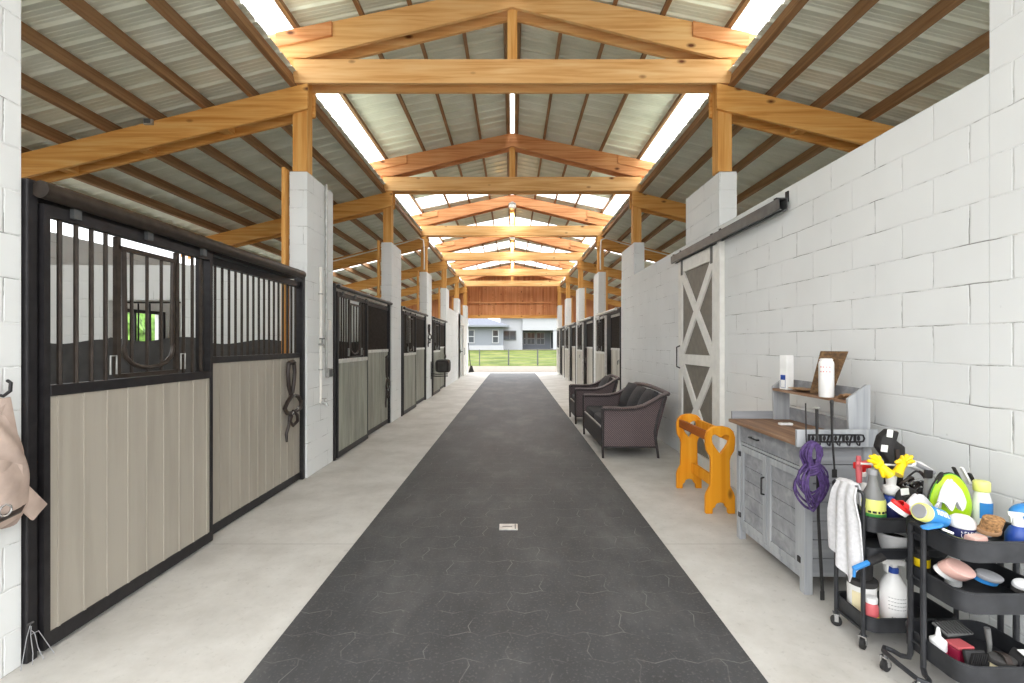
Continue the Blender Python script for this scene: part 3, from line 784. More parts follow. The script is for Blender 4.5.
# ------------------------------------------------------------------ wicker loveseat and armchair
def wicker_seat(name, label, cat, xf, xb, ya, yb, ncush, kind):
    """faces the aisle (-x); xf front, xb foot of the back, ya near end, yb far end"""
    e = thing(name, label, cat, ((xf+xb)/2, (ya+yb)/2, 0))
    D = xb-xf; aw = 0.075
    def P(u, z): return (xf+u*D, z)
    top = [(0.0, 0.665), (0.12, 0.668), (0.35, 0.662), (0.58, 0.668), (0.76, 0.70), (0.93, 0.765), (1.08, 0.832), (1.19, 0.862)]
    panel = [P(0.0, 0.14)]+[P(u, z-0.02) for u, z in top]+[P(1.10, 0.66), P(1.0, 0.36), P(0.98, 0.15)]
    for y in (ya, yb-0.045):
        MB().prism(panel, 0.045, ((0, y+0.045, 0), (1, 0, 0), (0, 0, 1))).build('side_panel', 'wicker', e)
    for y in (ya+0.02, yb-0.02):
        pts = [(P(u, 0)[0], y, z) for u, z in top]
        m = MB()
        def fn(i, j, y=y):
            t = i*(len(top)-1); k = min(int(t), len(top)-2); f = t-k
            u = top[k][0]*(1-f)+top[k+1][0]*f; z = top[k][1]*(1-f)+top[k+1][1]*f
            w = 0.055+0.012*math.sin(i*math.pi)
            return Vector((xf+u*D, y+(j-0.5)*2*w, z+0.012*math.cos((j-0.5)*math.pi)))
        m.surf(fn, 28, 6, 0.03).build('arm', 'wicker', e, True)
        MB().tube([(p[0], y-0.052, p[2]-0.02) for p in pts], 0.012, 8).tube([(p[0], y+0.052, p[2]-0.02) for p in pts], 0.012, 8).build('arm_frame', 'wickerframe', e, True)
    for y in (ya-0.004, yb+0.004):
        MB().tube([(xf+0.005, y, 0.0), (xf, y, 0.3), (xf, y, 0.655)], [0.016, 0.02, 0.022], 8).build('leg', 'wickerframe', e, True)
        MB().tube([(xf+D*1.02, y, 0.0), (xf+D*0.955, y, 0.34), (xf+D*1.0, y, 0.5), (xf+D*1.15, y, 0.84)], [0.016, 0.02, 0.02, 0.02], 8).build('leg', 'wickerframe', e, True)
        MB().tube([(xf, y, 0.145), (xf+D*0.98, y, 0.145)], 0.013, 8).build('stretcher', 'wickerframe', e, True)
    MB().box(xf-0.002, xf+0.03, ya+0.045, yb-0.045, 0.13, 0.37).build('apron', 'wickerframe', e)
    MB().prism([P(0.96, 0.14), P(1.0, 0.36), P(1.17, 0.82), P(1.21, 0.80), P(1.04, 0.35), P(1.0, 0.14)], yb-ya-0.1, ((0, yb-0.05, 0), (1, 0, 0), (0, 0, 1))).build('back_panel', 'wicker', e)
    MB().tube([(xf+D*1.20, ya, 0.845)]+[(xf+D*(1.20), ya+(yb-ya)*t, 0.845+0.03*math.sin(math.pi*t)) for t in (0.15, 0.3, 0.5, 0.7, 0.85)]+[(xf+D*1.20, yb, 0.845)], 0.03, 8).build('back_rail', 'wicker', e, True)
    n = ncush; w = (yb-ya-0.15)/n
    for k in range(n):
        y0 = ya+0.075+k*w
        c = MB().box(xf+0.02, xf+D*0.90, y0+0.006, y0+w-0.006, 0.372, 0.49, 0.035).build('seat_cushion', 'cushion', e, True)
        if k == 0: pass
    MB().box(xf-0.004, xf+0.015, ya+0.08, yb-0.08, 0.385, 0.40, 0.004).build('piping', 'piping', e)
    nb = 3 if n > 1 else 1
    wb = (yb-ya-0.16)/nb
    for k in range(nb):
        y = ya+0.08+wb*(k+0.5); tilt = 0.42+0.05*(k % 2)
        R_ = roty(tilt) @ rotz(0.06*(k-1))
        b = MB(); t = bmesh.new(); bmesh.ops.create_cube(t, size=1.0)
        bmesh.ops.subdivide_edges(t, edges=t.edges[:], cuts=6, use_grid_fill=True)
        for v in t.verts:
            x, yy, z = v.co*2
            puff = (1-abs(yy)**3)*(1-abs(z)**3)
            v.co = Vector((x*(0.03+0.065*puff), yy*(wb*0.5-0.008)*(1-0.04*z*z), z*0.215*(1-0.04*yy*yy)))
        b.merge(t, Matrix.Translation((xf+D*0.93, y, 0.67)) @ R_.to_4x4())
        b.build('back_cushion', 'cushion', e, True)
    return e
wicker_seat('wicker_loveseat', 'dark wicker loveseat with charcoal cushions against the white block wall', 'loveseat', 1.19, 1.91, 6.09, 7.68, 2, 'l')
wicker_seat('wicker_armchair', 'dark wicker armchair beyond the loveseat, before the whitish stall front', 'armchair', 1.185, 1.86, 8.66, 9.50, 1, 'c')

# ------------------------------------------------------------------ orange saddle stand
ss = thing('saddle_stand', 'orange stained wooden saddle stand with heart cut-outs beside the grey bench', 'saddle stand', (1.85, 4.45, 0))
half = [(0.13, 0), (0.13, 0.15), (0.118, 0.19), (0.088, 0.245), (0.083, 0.47), (0.092, 0.51), (0.122, 0.56), (0.13, 0.62), (0.13, 0.68), (0.115, 0.73), (0.08, 0.763), (0.03, 0.775)]
outer = half+[(-u, v) for u, v in reversed(half)]
arch = [(-0.07, 0), (-0.066, 0.05), (-0.05, 0.055), (-0.035, 0.09), (0, 0.10), (0.035, 0.09), (0.05, 0.055), (0.066, 0.05), (0.07, 0)]
outer = outer+arch
heart = [(0, 0.53), (0.04, 0.58), (0.068, 0.625), (0.078, 0.665), (0.07, 0.695), (0.045, 0.702), (0.018, 0.69), (0, 0.672), (-0.018, 0.69), (-0.045, 0.702), (-0.07, 0.695), (-0.078, 0.665), (-0.068, 0.625), (-0.04, 0.58)]
XS = 1.845
for y in (4.09, 4.81):
    MB().prism(outer, 0.04, ((XS, y+0.04, 0), (1, 0, 0), (0, 0, 1)), [heart], bev=0.006).build('end_panel', 'orange', ss)
for dx in (-0.095, 0.095):
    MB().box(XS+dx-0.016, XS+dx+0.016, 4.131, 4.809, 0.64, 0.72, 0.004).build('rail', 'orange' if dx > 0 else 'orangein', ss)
MB().box(XS+0.02, XS+0.055, 4.131, 4.809, 0.17, 0.27, 0.004).build('stretcher', 'orange', ss)

# ------------------------------------------------------------------ grey potting bench
pb = thing('potting_bench', 'grey washed wooden potting bench with brown top and hutch shelf', 'bench', (1.95, 3.19, 0))
x0, x1, y0, y1 = 1.755, 2.16, 2.774, 3.615
ZT = 0.895
for x in (x0, x1-0.05):
    for y in (y0, y1-0.05):
        MB().box(x, x+0.05, y, y+0.05, 0, ZT, 0.003).build('leg', 'greywoodZ', pb)
for y in (y0+0.012, y1-0.03):
    m = MB()
    for k in range(7):
        z = 0.10+k*0.113; m.box(x0+0.05, x1-0.05, y, y+0.018, z+0.002, z+0.111, 0.0025)
    m.build('side_panel', 'greywood', pb)
MB().box(x1-0.03, x1-0.012, y0+0.05, y1-0.05, 0.09, ZT).build('back_panel', 'greywood', pb)
MB().box(x0+0.012, x0+0.03, y0+0.05, y1-0.05, 0.075, 0.115, 0.002).build('bottom_rail', 'greywoodZ', pb)
MB().box(x0+0.03, x1-0.03, y0+0.03, y1-0.03, 0.10, 0.115).build('bottom_shelf', 'greywood', pb)
MB().box(x0+0.008, x0+0.03, y0+0.05, y1-0.05, 0.735, 0.755, 0.002).build('apron_rail', 'greywoodZ', pb)
dw = MB().box(x0+0.004, x0+0.026, y0+0.056, y1-0.056, 0.76, ZT-0.012, 0.003).build('drawer', 'greywood', pb)
for yy in (y1-0.27,):
    MB().box(x0-0.02, x0-0.012, yy-0.06, yy+0.06, 0.815, 0.825, 0.002).box(x0-0.013, x0+0.004, yy-0.055, yy-0.045, 0.815, 0.825).box(x0-0.013, x0+0.004, yy+0.045, yy+0.055, 0.815, 0.825).build('handle', 'black', dw)
ym = (y0+y1)/2+0.005
for a, b, hs in ((y0+0.054, ym-0.004, 1), (ym+0.004, y1-0.054, -1)):
    f = MB(); xx0, xx1 = x0+0.004, x0+0.026
    f.box(xx0, xx1, a, a+0.045, 0.12, 0.73, 0.002).box(xx0, xx1, b-0.045, b, 0.12, 0.73, 0.002)
    f.box(xx0, xx1, a+0.045, b-0.045, 0.12, 0.165, 0.002).box(xx0, xx1, a+0.045, b-0.045, 0.685, 0.73, 0.002)
    dd = f.build('door', 'greywoodZ', pb)
    p = MB()
    for k in range(5):
        z = 0.165+k*0.104; p.box(xx0+0.008, xx1-0.006, a+0.045, b-0.045, z+0.001, z+0.1025, 0.002)
    p.build('plank_panel', 'greywood', dd)
    for z in (0.19, 0.66):
        yh = a-0.004 if hs == 1 else b+0.004
        MB().box(x0-0.004, x0+0.006, yh-0.012, yh+0.02, z-0.018, z+0.018, 0.002).build('hinge', 'black', dd)
    if hs == -1:
        yh = a+0.022
        MB().tube([(x0+0.004, yh, 0.455), (x0-0.018, yh, 0.46), (x0-0.018, yh, 0.57), (x0+0.004, yh, 0.575)], 0.006, 6).build('handle', 'black', dd)
tp = MB().box(1.70, x1+0.005, y0-0.02, y1+0.02, ZT, ZT+0.025, 0.004).build('worktop', 'topwood', pb)
MB().box(x1-0.012, x1+0.004, y0+0.02, y1+0.02, ZT+0.026, ZT+0.12, 0.002).build('backsplash', 'greywood', pb)
MB().box(1.72, x1-0.012, y1, y1+0.018, ZT+0.026, ZT+0.085, 0.002).build('side_splash', 'greywood', pb)
SZ = 1.165
for y in (y0+0.005, y1-0.035):
    poly = [(2.03, ZT+0.026), (2.155, ZT+0.026), (2.155, 1.262), (2.135, 1.262), (2.02, SZ+0.012), (2.02, SZ-0.02)]
    if y > 3: poly = [(2.03, ZT+0.026), (2.15, ZT+0.026), (2.15, 1.262), (2.13, 1.262), (2.02, SZ+0.012), (2.02, SZ-0.02)]
    MB().prism(poly, 0.02, ((0, y+0.02, 0), (1, 0, 0), (0, 0, 1)), bev=0.002).build('hutch_side', 'greywoodZ', pb)
MB().box(2.015, 2.15, y0+0.026, y1-0.036, SZ-0.018, SZ).build('hutch_shelf', 'topwood', pb)
MB().box(2.138, 2.152, y0+0.026, y1-0.036, SZ+0.001, 1.235).build('hutch_back', 'greywood', pb)
# hook rail board fixed to the near end
hk = thing('hook_rail', 'pale board with black cut-out hook rail on the near end of the bench', 'hook rail', (1.905, 2.755, 0.9))
MB().box(1.683, 2.163, 2.731, 2.75, 0.896, 1.0, 0.003).build('board', 'greywoodZ', hk)
r_ = MB(); rx0, rx1, rzb, rzt = 1.745, 2.05, 0.926, 0.975
r_.box(rx0, rx1, 2.722, 2.7305, rzb, rzb+0.008).box(rx0, rx1, 2.722, 2.7305, rzt-0.008, rzt)
for k in range(14):
    x = rx0+0.006+k*(rx1-rx0-0.012)/13
    if k % 3 == 0: r_.box(x-0.006, x+0.006, 2.722, 2.7305, rzb+0.008, rzt-0.008)
    elif k % 3 == 1: r_.ell((x, 2.7265, (rzb+rzt)/2), (0.010, 0.0035, 0.016), None, 10)
    else: r_.bar((x-0.006, 2.7265, rzb+0.008), (x+0.006, 2.7265, rzt-0.008), 0.006, 0.010, (0, 1, 0))
r_.tube([(rx1, 2.7265, rzt-0.004), (rx1+0.02, 2.7265, rzt-0.006), (rx1+0.028, 2.7265, 0.95), (rx1+0.02, 2.7265, rzb+0.006), (rx1, 2.7265, rzb+0.004)], 0.005, 6)
r_.build('rail', 'black', hk)
for k in range(5):
    x = rx0+0.052+k*0.058
    MB().tube([(x, 2.7245, rzb+0.002), (x, 2.713, rzb-0.012), (x, 2.70, rzb-0.012), (x, 2.696, rzb+0.004)], 0.004, 6).build('hook', 'black', hk)
# whips hanging on it
def whip(label, pts, r, tip=None, knob=None):
    w = thing('riding_whip', label, 'whip', pts[-1], 'riding whips')
    MB().tube(pts, r, 8).build('shaft', 'clutter_black', w, True)
    if knob: MB().ell(pts[0], knob, None, 10).build('handle_knob', 'galv' if knob[0] > 0.012 else 'clutter_black', w, True)
    if tip: MB().box(pts[-1][0]-tip[0], pts[-1][0]+tip[0], pts[-1][1]-0.004, pts[-1][1]+0.004, pts[-1][2]-tip[1], pts[-1][2]+0.004, 0.003).build('popper', 'clutter_black', w)
a = at(805.6, 403, 2.70); b = at(808, 470, 2.70)
whip('thin short whip, first on the hook rail, half hidden by purple webbing', [a, (a.x+0.003, 2.70, 0.97), b], 0.004)
a = at(816.8, 408, 2.695); b = at(823, 594, 2.68)
whip('longest whip with a silver knob, hanging nearly to the floor', [a, (a.x+0.002, 2.695, 0.9), (a.x+0.012, 2.70, 0.5), (b.x+0.01, 2.70, 0.06)], [0.009, 0.007, 0.008, 0.009], (0.012, 0.05), (0.016, 0.016, 0.008))
a = at(831.8, 402, 2.70); b = at(834.5, 470, 2.70)
whip('short crop with broad flap end, nearest the towel on the hook rail', [a, (a.x+0.002, 2.70, 0.98), b], [0.009, 0.006, 0.005], (0.014, 0.045), (0.011, 0.011, 0.016))
# purple webbing coil
pw = thing('lead_rope', 'purple webbing lead rope coiled and hung from the hook rail', 'rope', (1.79, 2.67, 0.6))
m = MB()
cx, cy = 1.722, 2.65
for k in range(14):
    w = 0.030+0.0075*(k % 6); z0 = 0.555+0.024*(k % 5); yy = cy+0.009*(k % 6)-0.022; ph = 0.012*((k*5 % 7)-3)/3
    pts = []
    for j in range(33):           # long flat loop pinched at the wrap
        t = 2*math.pi*j/32; zz = (0.945+z0)/2-(0.945-z0)/2*math.cos(t); q = (zz-z0)/(0.945-z0)
        q = min(1.0, max(0.0, q))
        wid = w*(max(0.0, math.sin(q/0.62*math.pi))**0.8*1.25+0.18 if q < 0.62 else 0.18+0.75*max(0.0, math.sin((q-0.62)/0.38*math.pi))**0.9)
        sg = max(-1.0, min(1.0, math.sin(t)*3))
        pts.append((cx+ph+wid*sg, yy+0.004*math.sin(3*t), zz))
    m.tube(pts[:-1], 0.0055, 6, closed=True)
m.build('coil', 'purple', pw, True)
m = MB()
for k in range(4):
    pts = [(cx+0.026*math.cos(t), cy+0.034*math.sin(t), 0.775+0.015*k+0.016*math.cos(t)) for t in [2*math.pi*j/16 for j in range(16)]]
    m.tube(pts, 0.0085, 6, closed=True)
m.build('wrap', 'purple', pw, True)

# ---- things on the hutch shelf and the worktop
c = at(785.8, 382, 3.36)
bx = thing('carton', 'tall white carton with a blue label on the hutch shelf', 'carton', (2.06, 3.47, SZ))
R_ = rotz(0.25)
MB().obox((2.06, 3.47, SZ+0.001+0.128), (0.066, 0.066, 0.256), R_, 0.004).build('box', 'pwhite', bx)
MB().obox((2.06, 3.47, SZ+0.062), (0.0672, 0.045, 0.095), R_).build('label_patch', 'blue', bx)
MB().obox((2.06, 3.47, SZ+0.045), (0.0684, 0.038, 0.055), R_).build('label_text', 'pwhite', bx)
cn = thing('spray_tube', 'white cylinder with small red print standing by the leaning plaque', 'canister', (2.022, 2.975, SZ))
MB().lathe([(0.040, 0), (0.043, 0.004), (0.043, 0.215), (0.040, 0.228), (0.036, 0.232)], (2.022, 2.975, SZ+0.001), 24).build('body', 'pwhite', cn, True)
MB().lathe([(0.036, 0.233), (0.037, 0.243), (0.030, 0.248)], (2.022, 2.975, SZ+0.001), 24).build('cap', 'pwhite', cn, True)
dt = MB()
for k in range(4):
    for j in range(2):
        a = math.radians(225+22*k-30); z = SZ+0.165+0.03*j
        dt.obox((2.022+0.0433*math.cos(a), 2.975+0.0433*math.sin(a), z), (0.003, 0.006, 0.006), rotz(a))
dt.build('print', 'red', cn)
pl = thing('wooden_plaque', 'dark brown carved plaque leaning against the block wall on the hutch shelf', 'plaque', (2.12, 3.0, SZ))
pq = [at(809, 391, 3.02), at(836, 394, 2.98), at(849, 346, 2.98), at(822, 346, 3.02)]
base_c = Vector((2.075, 3.03, SZ+0.002))
MB().prism([(-0.07, 0), (0.06, 0), (0.145, 0.285), (-0.01, 0.285)], 0.014, ((2.05, 3.06, SZ+0.010), (0.62, -0.785, 0), (0.045, 0.035, 0.998)), bev=0.003).build('board', 'carved', pl)
lt = thing('leather_scrap', 'crumpled brown leather scrap lying on the hutch shelf beside the carton', 'leather', (2.07, 3.22, SZ))
MB().surf(lambda u, v: Vector((2.025+0.10*v, 3.22+0.17*u, SZ+0.012+0.018*math.sin(u*5+v*3)*math.sin(math.pi*u)*math.sin(math.pi*v)+0.012)), 10, 8, 0.006).build('scrap', 'tanleather', lt, True)
lt2 = MB().surf(lambda u, v: Vector((2.03+0.07*v, 2.83+0.06*u, SZ+0.022+0.012*math.sin(u*4+v*5))), 8, 6, 0.005).build('leather_scrap', 'tanleather', smooth=True)
tag(lt2, 'small brown leather piece at the near end of the hutch shelf', 'leather')
c = at(780, 417, 3.33)
sp_ = thing('soap_bar', 'small white bar lying on the worn brown worktop', 'bar', (1.99, 3.35, ZT+0.025))
MB().box(1.93, 2.02, 3.32, 3.36, ZT+0.0262, ZT+0.042, 0.004).build('bar', 'pwhite', sp_)
MB().box(1.955, 1.995, 3.335, 3.345, ZT+0.0422, ZT+0.0432).build('stamp', 'greyplastic', sp_)
# ------------------------------------------------------------------ utility carts
def rrect(x0, x1, y0, y1, r, n=6):
    pts = []
    for cx, cy, a0 in ((x1-r, y1-r, 0), (x0+r, y1-r, 90), (x0+r, y0+r, 180), (x1-r, y0+r, 270)):
        for k in range(n+1):
            a = math.radians(a0+90*k/n); pts.append((cx+r*math.cos(a), cy+r*math.sin(a)))
    return pts
def tray(cart, x0, x1, y0, y1, z0, z1, r):
    o = rrect(x0, x1, y0, y1, r); n = len(o)
    i_ = rrect(x0+0.004, x1-0.004, y0+0.004, y1-0.004, r-0.004)
    m = MB(); b = m.bm
    rings = [[b.verts.new((x, y, z)) for x, y in L] for L, z in ((o, z0), (o, z1), (i_, z1), (i_, z0+0.004))]
    for A, C in zip(rings, rings[1:]):
        for k in range(n): b.faces.new((A[k], A[(k+1) % n], C[(k+1) % n], C[k]))
    b.faces.new(list(reversed(rings[0]))); b.faces.new(rings[-1])
    t = m.build('tray', 'cartsteel', cart, True)
    MB().tube([(x, y, z1) for x, y in o], 0.005, 6, closed=True).build('rim', 'cartsteel', t, True)
    return t
def caster(cart, x, y, r=0.028, a=0.5):
    rot = rotz(a)
    w = MB().lathe([(r*0.55, -0.011), (r, -0.009), (r, 0.009), (r*0.55, 0.011)], (x, y, r+0.001), 18, rot @ rotx(math.pi/2))
    k = w.build('caster', 'rubberblack', cart, True)
    f = MB(); d = rot @ Vector((0, 1, 0))
    for s in (-1, 1): f.bar(Vector((x, y, r))+d*0.015*s, Vector((x, y, 2*r+0.012))+d*0.013*s, 0.018, 0.003, d)
    f.obox((x, y, 2*r+0.013), (0.03, 0.036, 0.006), rot).tube([(x, y, 2*r+0.012), (x, y, 2*r+0.03)], 0.007, 8)
    f.build('fork', 'chrome', k)
C1 = (1.74, 2.19, 2.255, 2.505)
k1 = thing('utility_cart', 'black three tier rolling cart nearer the bench, white towel over its end', 'cart', (1.96, 2.38, 0), 'rolling carts')
T1 = (0.095, 0.455, 0.585); HT = 0.07
for z in T1: tray(k1, *C1[:2], *C1[2:], z, z+(HT if z != 0.455 else 0.05), 0.05)
for x in (1.735, 2.195):
    for y in (2.285, 2.475):
        MB().tube([(x, y, 0.068), (x, y, 0.70)], 0.010, 8).build('post', 'cartsteel', k1, True)
        caster(k1, x, y, 0.026, 0.6 if y < 2.4 else -0.5)
    MB().tube([(x, 2.285, 0.09), (x, 2.475, 0.09)], 0.008, 8).build('crossbar', 'cartsteel', k1, True)
MB().tube([(1.735, 2.285, 0.70), (1.731, 2.275, 0.74), (1.728, 2.275, 0.765), (1.728, 2.285, 0.775), (1.728, 2.475, 0.775), (1.728, 2.485, 0.765), (1.731, 2.485, 0.74), (1.735, 2.475, 0.70)], 0.008, 8).build('handle', 'cartsteel', k1, True)
MB().tube([(2.195, 2.285, 0.70), (2.20, 2.30, 0.74), (2.20, 2.46, 0.74), (2.195, 2.475, 0.70)], 0.010, 8).build('handle', 'cartsteel', k1, True)

C2 = (1.815, 2.205, 1.855, 2.17)
k2 = thing('utility_cart', 'black three tier rolling cart closest to the camera, loaded with lime bag and brushes', 'cart', (2.0, 2.0, 0), 'rolling carts')
T2 = (0.125, 0.42, 0.628)
for z in T2: tray(k2, *C2, z, z+0.083, 0.065)
for x, s in ((1.806, -1), (2.214, 1)):
    for y, t in ((2.03, -1), (2.095, 1)):
        MB().tube([(x, y, 0.695), (x, y, 0.11), (x+s*0.004, y+t*0.004, 0.085), (x+s*0.02, y+t*0.03, 0.075), (x+s*0.03, y+t*0.06, 0.076)], 0.011, 8).build('post', 'cartsteel', k2, True)
    MB().tube([(x, 2.03, 0.695), (x, 2.045, 0.70), (x, 2.08, 0.70), (x, 2.095, 0.695)], 0.011, 8).build('post_cap', 'cartsteel', k2, True)
    for z in (0.17, 0.46, 0.66): MB().tube([(x, 2.03, z), (x, 2.095, z)], 0.006, 6).build('rung', 'cartsteel', k2)
    MB().tube([(x+s*0.03, 1.97, 0.076), (x+s*0.055, 1.94, 0.08), (x+s*0.085, 1.96, 0.085), (x+s*0.09, 2.06, 0.085), (x+s*0.085, 2.14, 0.085), (x+s*0.055, 2.175, 0.08), (x+s*0.03, 2.155, 0.076)], 0.011, 8).build('foot', 'cartsteel', k2, True)
    for y in (1.955, 2.13): caster(k2, x+s*0.085, y, 0.026, 0.3)

# ------------------------------------------------------------------ things on the carts
def bottle(name, label, cat, x, y, z, prof, body, cap=None, capmat=None, band=None, bandmat=None, rot=None, group=None):
    e = thing(name, label, cat, (x, y, z), group)
    MB().lathe(prof, (x, y, z+0.001), 20, rot).build('body', body, e, True)
    if cap: MB().lathe(cap, (x, y, z+0.001), 20, rot).build('cap', capmat, e, True)
    if band: MB().lathe(band, (x, y, z+0.001), 20, rot).build('label_band', bandmat, e, True)
    return e
def trigger(e, x, y, z, mat, ang=math.pi, sc=1.0, name='spray_head'):
    """spray head, nozzle towards direction ang in the xy plane"""
    ua = Vector((math.cos(ang), math.sin(ang), 0))
    o = Vector((x, y, z))-Vector((0, 0, 1)).cross(ua)*-0.012*sc
    p = [(-0.012, 0), (0.012, 0), (0.014, 0.02), (0.03, 0.012), (0.034, -0.022), (0.04, -0.022), (0.040, 0.018), (0.052, 0.026), (0.052, 0.05), (-0.03, 0.052), (-0.034, 0.04), (-0.014, 0.025)]
    MB().prism([(a*sc, b*sc) for a, b in p], 0.024*sc, (o, ua, (0, 0, 1)), bev=0.003*sc).build(name, mat, e, True)
Z1 = T1[2]+0.005
# towel
tw = thing('towel', 'white terry towel draped over the end handle of the black cart', 'towel', (1.70, 2.37, 0.34))
def towelf(u, v, front=True):
    y = 2.245+0.215*u
    L = 0.475-0.16*abs(u-0.25) if u > 0.25 else 0.475-0.5*(0.25-u)
    top = 0.800-0.006*(2*u-1)**2
    fold = 0.010*math.sin(u*17+v*1.5)*(0.25+v)+0.012*math.sin(u*7.5+1)*v
    w = 0.5+(0.5*(0.55+0.45*v))
    yy = 2.35+(y-2.35)*(0.62+0.38*min(1, v*2.2))
    return Vector((1.713-0.022*math.sin(min(1, v*5)*math.pi/2)-0.006+fold, yy, top-L*v))
MB().surf(lambda u, v: towelf(u, v), 36, 30, 0.006).build('front_drape', 'towel', tw, True)
def towelb(u, v):
    p = towelf(u, v*0.5); q = towelf(u, 0)
    return Vector((q.x+0.047*math.sin(min(1, v*4)*math.pi/2)+0.003*math.sin(u*15)*v, 2.322+0.115*u, q.z-0.10*v+0.022*math.sin(min(1, v*4)*math.pi)))
MB().surf(towelb, 30, 14, 0.006).build('back_drape', 'towel', tw, True)
# spray bottles on the rear cart
x, y = 1.86, 2.455
e = bottle('spray_bottle', 'clear spray bottle with bright red trigger head on the rear cart', 'spray bottle', x, y, Z1,
    [(0.036, 0), (0.038, 0.01), (0.038, 0.10), (0.03, 0.14), (0.016, 0.19), (0.013, 0.215)], 'greyplastic', [(0.016, 0.214), (0.018, 0.22), (0.018, 0.235), (0.013, 0.24)], 'pwhite', group='spray bottles')
trigger(e, x, y, Z1+0.238, 'red', math.pi*1.15, 1.05)
MB().obox((x, y, Z1+0.275), (0.105, 0.035, 0.036), rotz(0.4), 0.006).build('nozzle', 'red', e, True)
MB().tube([(x-0.02, y-0.03, Z1+0.19), (x-0.03, y-0.05, Z1+0.12), (x-0.035, y-0.055, Z1+0.06)], [0.02, 0.026, 0.018], 10).build('funnel', 'pwhite', e, True)
x, y = 1.815, 2.325
e = bottle('spray_bottle', 'grey tinted bottle with yellow and green label, at the front of the rear cart', 'spray bottle', x, y, Z1,
    [(0.048, 0), (0.052, 0.012), (0.052, 0.13), (0.046, 0.155), (0.026, 0.20), (0.019, 0.235), (0.018, 0.26)], 'smoke', [(0.02, 0.26), (0.02, 0.285), (0.014, 0.29)], 'greyplastic',
    [(0.0524, 0.062), (0.0528, 0.064), (0.0528, 0.132), (0.0500, 0.144)], 'paleyellow', group='spray bottles')
MB().lathe([(0.0534, 0.050), (0.0536, 0.052), (0.0536, 0.074), (0.0534, 0.076)], (x, y, Z1+0.001), 20).build('green_band', 'green', e, True)
t = MB()
for k, w in enumerate((0.012, 0.016, 0.008, 0.012, 0.010)):
    a = math.radians(218+k*21); t.obox((x+0.0532*math.cos(a), y+0.0532*math.sin(a), Z1+0.086), (0.003, w, 0.010), rotz(a))
t.build('label_print', 'ink', e)
x, y = 1.935, 2.36
e = bottle('pump_bottle', 'blue bottle with round white cap behind the green labelled bottle', 'bottle', x, y, Z1,
    [(0.036, 0), (0.038, 0.008), (0.038, 0.12), (0.030, 0.14), (0.024, 0.145)], 'blue', [(0.024, 0.146), (0.036, 0.155), (0.040, 0.172), (0.034, 0.19), (0.020, 0.198), (0.022, 0.215), (0.024, 0.24), (0.016, 0.246)], 'pwhite',
    [(0.0384, 0.02), (0.0387, 0.022), (0.0387, 0.085), (0.0384, 0.087)], 'navy')
# white rod, red handle
a, b = at(858, 463.5, 2.345), at(912, 466, 2.40)
w = thing('white_rod', 'thin white plastic rod lying across the bottles on the rear cart', 'rod', (a+b)/2)
MB().tube([a, a*0.5+b*0.5, b], 0.0055, 8).build('rod', 'pwhite', w, True)
MB().ell(a, (0.012, 0.010, 0.012), None, 10).build('tip', 'salmon', w, True)
a, b = at(858.5, 456, 2.39), at(859.5, 500, 2.39)
w = thing('hoof_pick', 'tool with upright dull red handle at the back corner of the rear cart', 'tool', b)
MB().tube([a, a*0.7+b*0.3, a*0.4+b*0.6], [0.010, 0.015, 0.012], 10).build('handle', 'salmon', w, True)
MB().tube([a*0.4+b*0.6, b], 0.005, 8).build('shank', 'chrome', w)
# yellow gloves
def glove(label, c, dirs, base, grp='yellow gloves'):
    g = thing('rubber_glove', label, 'glove', c, grp)
    c = Vector(c); m = MB()
    m.ell(c, (0.028, 0.014, 0.024), roty(base), 14)
    for a, L, r in dirs:
        d = Vector((math.cos(a), -0.25, math.sin(a))).normalized()
        p = c+d*0.016
        m.tube([p, p+d*L*0.6, p+d*L+Vector((0, 0.004, -0.006))], [r, r*0.98, r*0.6], 8)
    m.build('glove_hand', 'yellow', g, True)
    d = Vector((math.cos(base), 0.25, math.sin(base))).normalized()
    MB().tube([c-d*0.01, c-d*0.045, c-d*0.07], [0.019, 0.021, 0.026], 12).build('cuff', 'yellow', g, True)
c = at(878.5, 464, 2.30)
glove('yellow rubber glove with fingers pointing left, above the grey tinted bottle', c, [(2.75, 0.055, 0.011), (2.4, 0.06, 0.0115), (2.1, 0.05, 0.011), (1.7, 0.035, 0.010), (-1.3, 0.045, 0.0115)], 2.3)
c = at(902.5, 463, 2.33)
glove('yellow rubber glove further right, before the black splint boot', c, [(0.3, 0.04, 0.011), (0.8, 0.045, 0.0115), (1.25, 0.04, 0.011), (1.8, 0.032, 0.010), (2.9, 0.03, 0.011)], 0.9)
# black splint boot with tags
bt = thing('splint_boot', 'black padded horse boot with white tags standing tallest on the rear cart', 'boot', (2.0, 2.44, Z1))
o = at(888, 470, 2.45)
q = [at(px, py, 2.45) for px, py in ((876, 447), (879, 436), (887, 429), (896, 431), (893.5, 440), (902, 446), (902, 460), (897, 505), (886, 505), (887, 462))]
uv = [(p.x-o.x, p.z-o.z) for p in q]
MB().prism(uv, 0.05, ((o.x, 2.475, o.z), (1, 0, 0), (0, 0, 1)), bev=0.008).build('shell', 'clutter_black', bt, True)
for px, py, wx, wz in ((890, 433.5, 0.03, 0.04), (884.5, 448.5, 0.034, 0.036)):
    p = at(px, py, 2.42); MB().obox((p.x, 2.421, p.z), (wx, 0.004, wz), roty(0.12), 0.001).build('tag', 'pwhite', bt)
p = at(898, 458, 2.42); MB().obox((p.x, 2.420, p.z), (0.02, 0.006, 0.09), roty(-0.1), 0.002).build('strap', 'leather', bt)
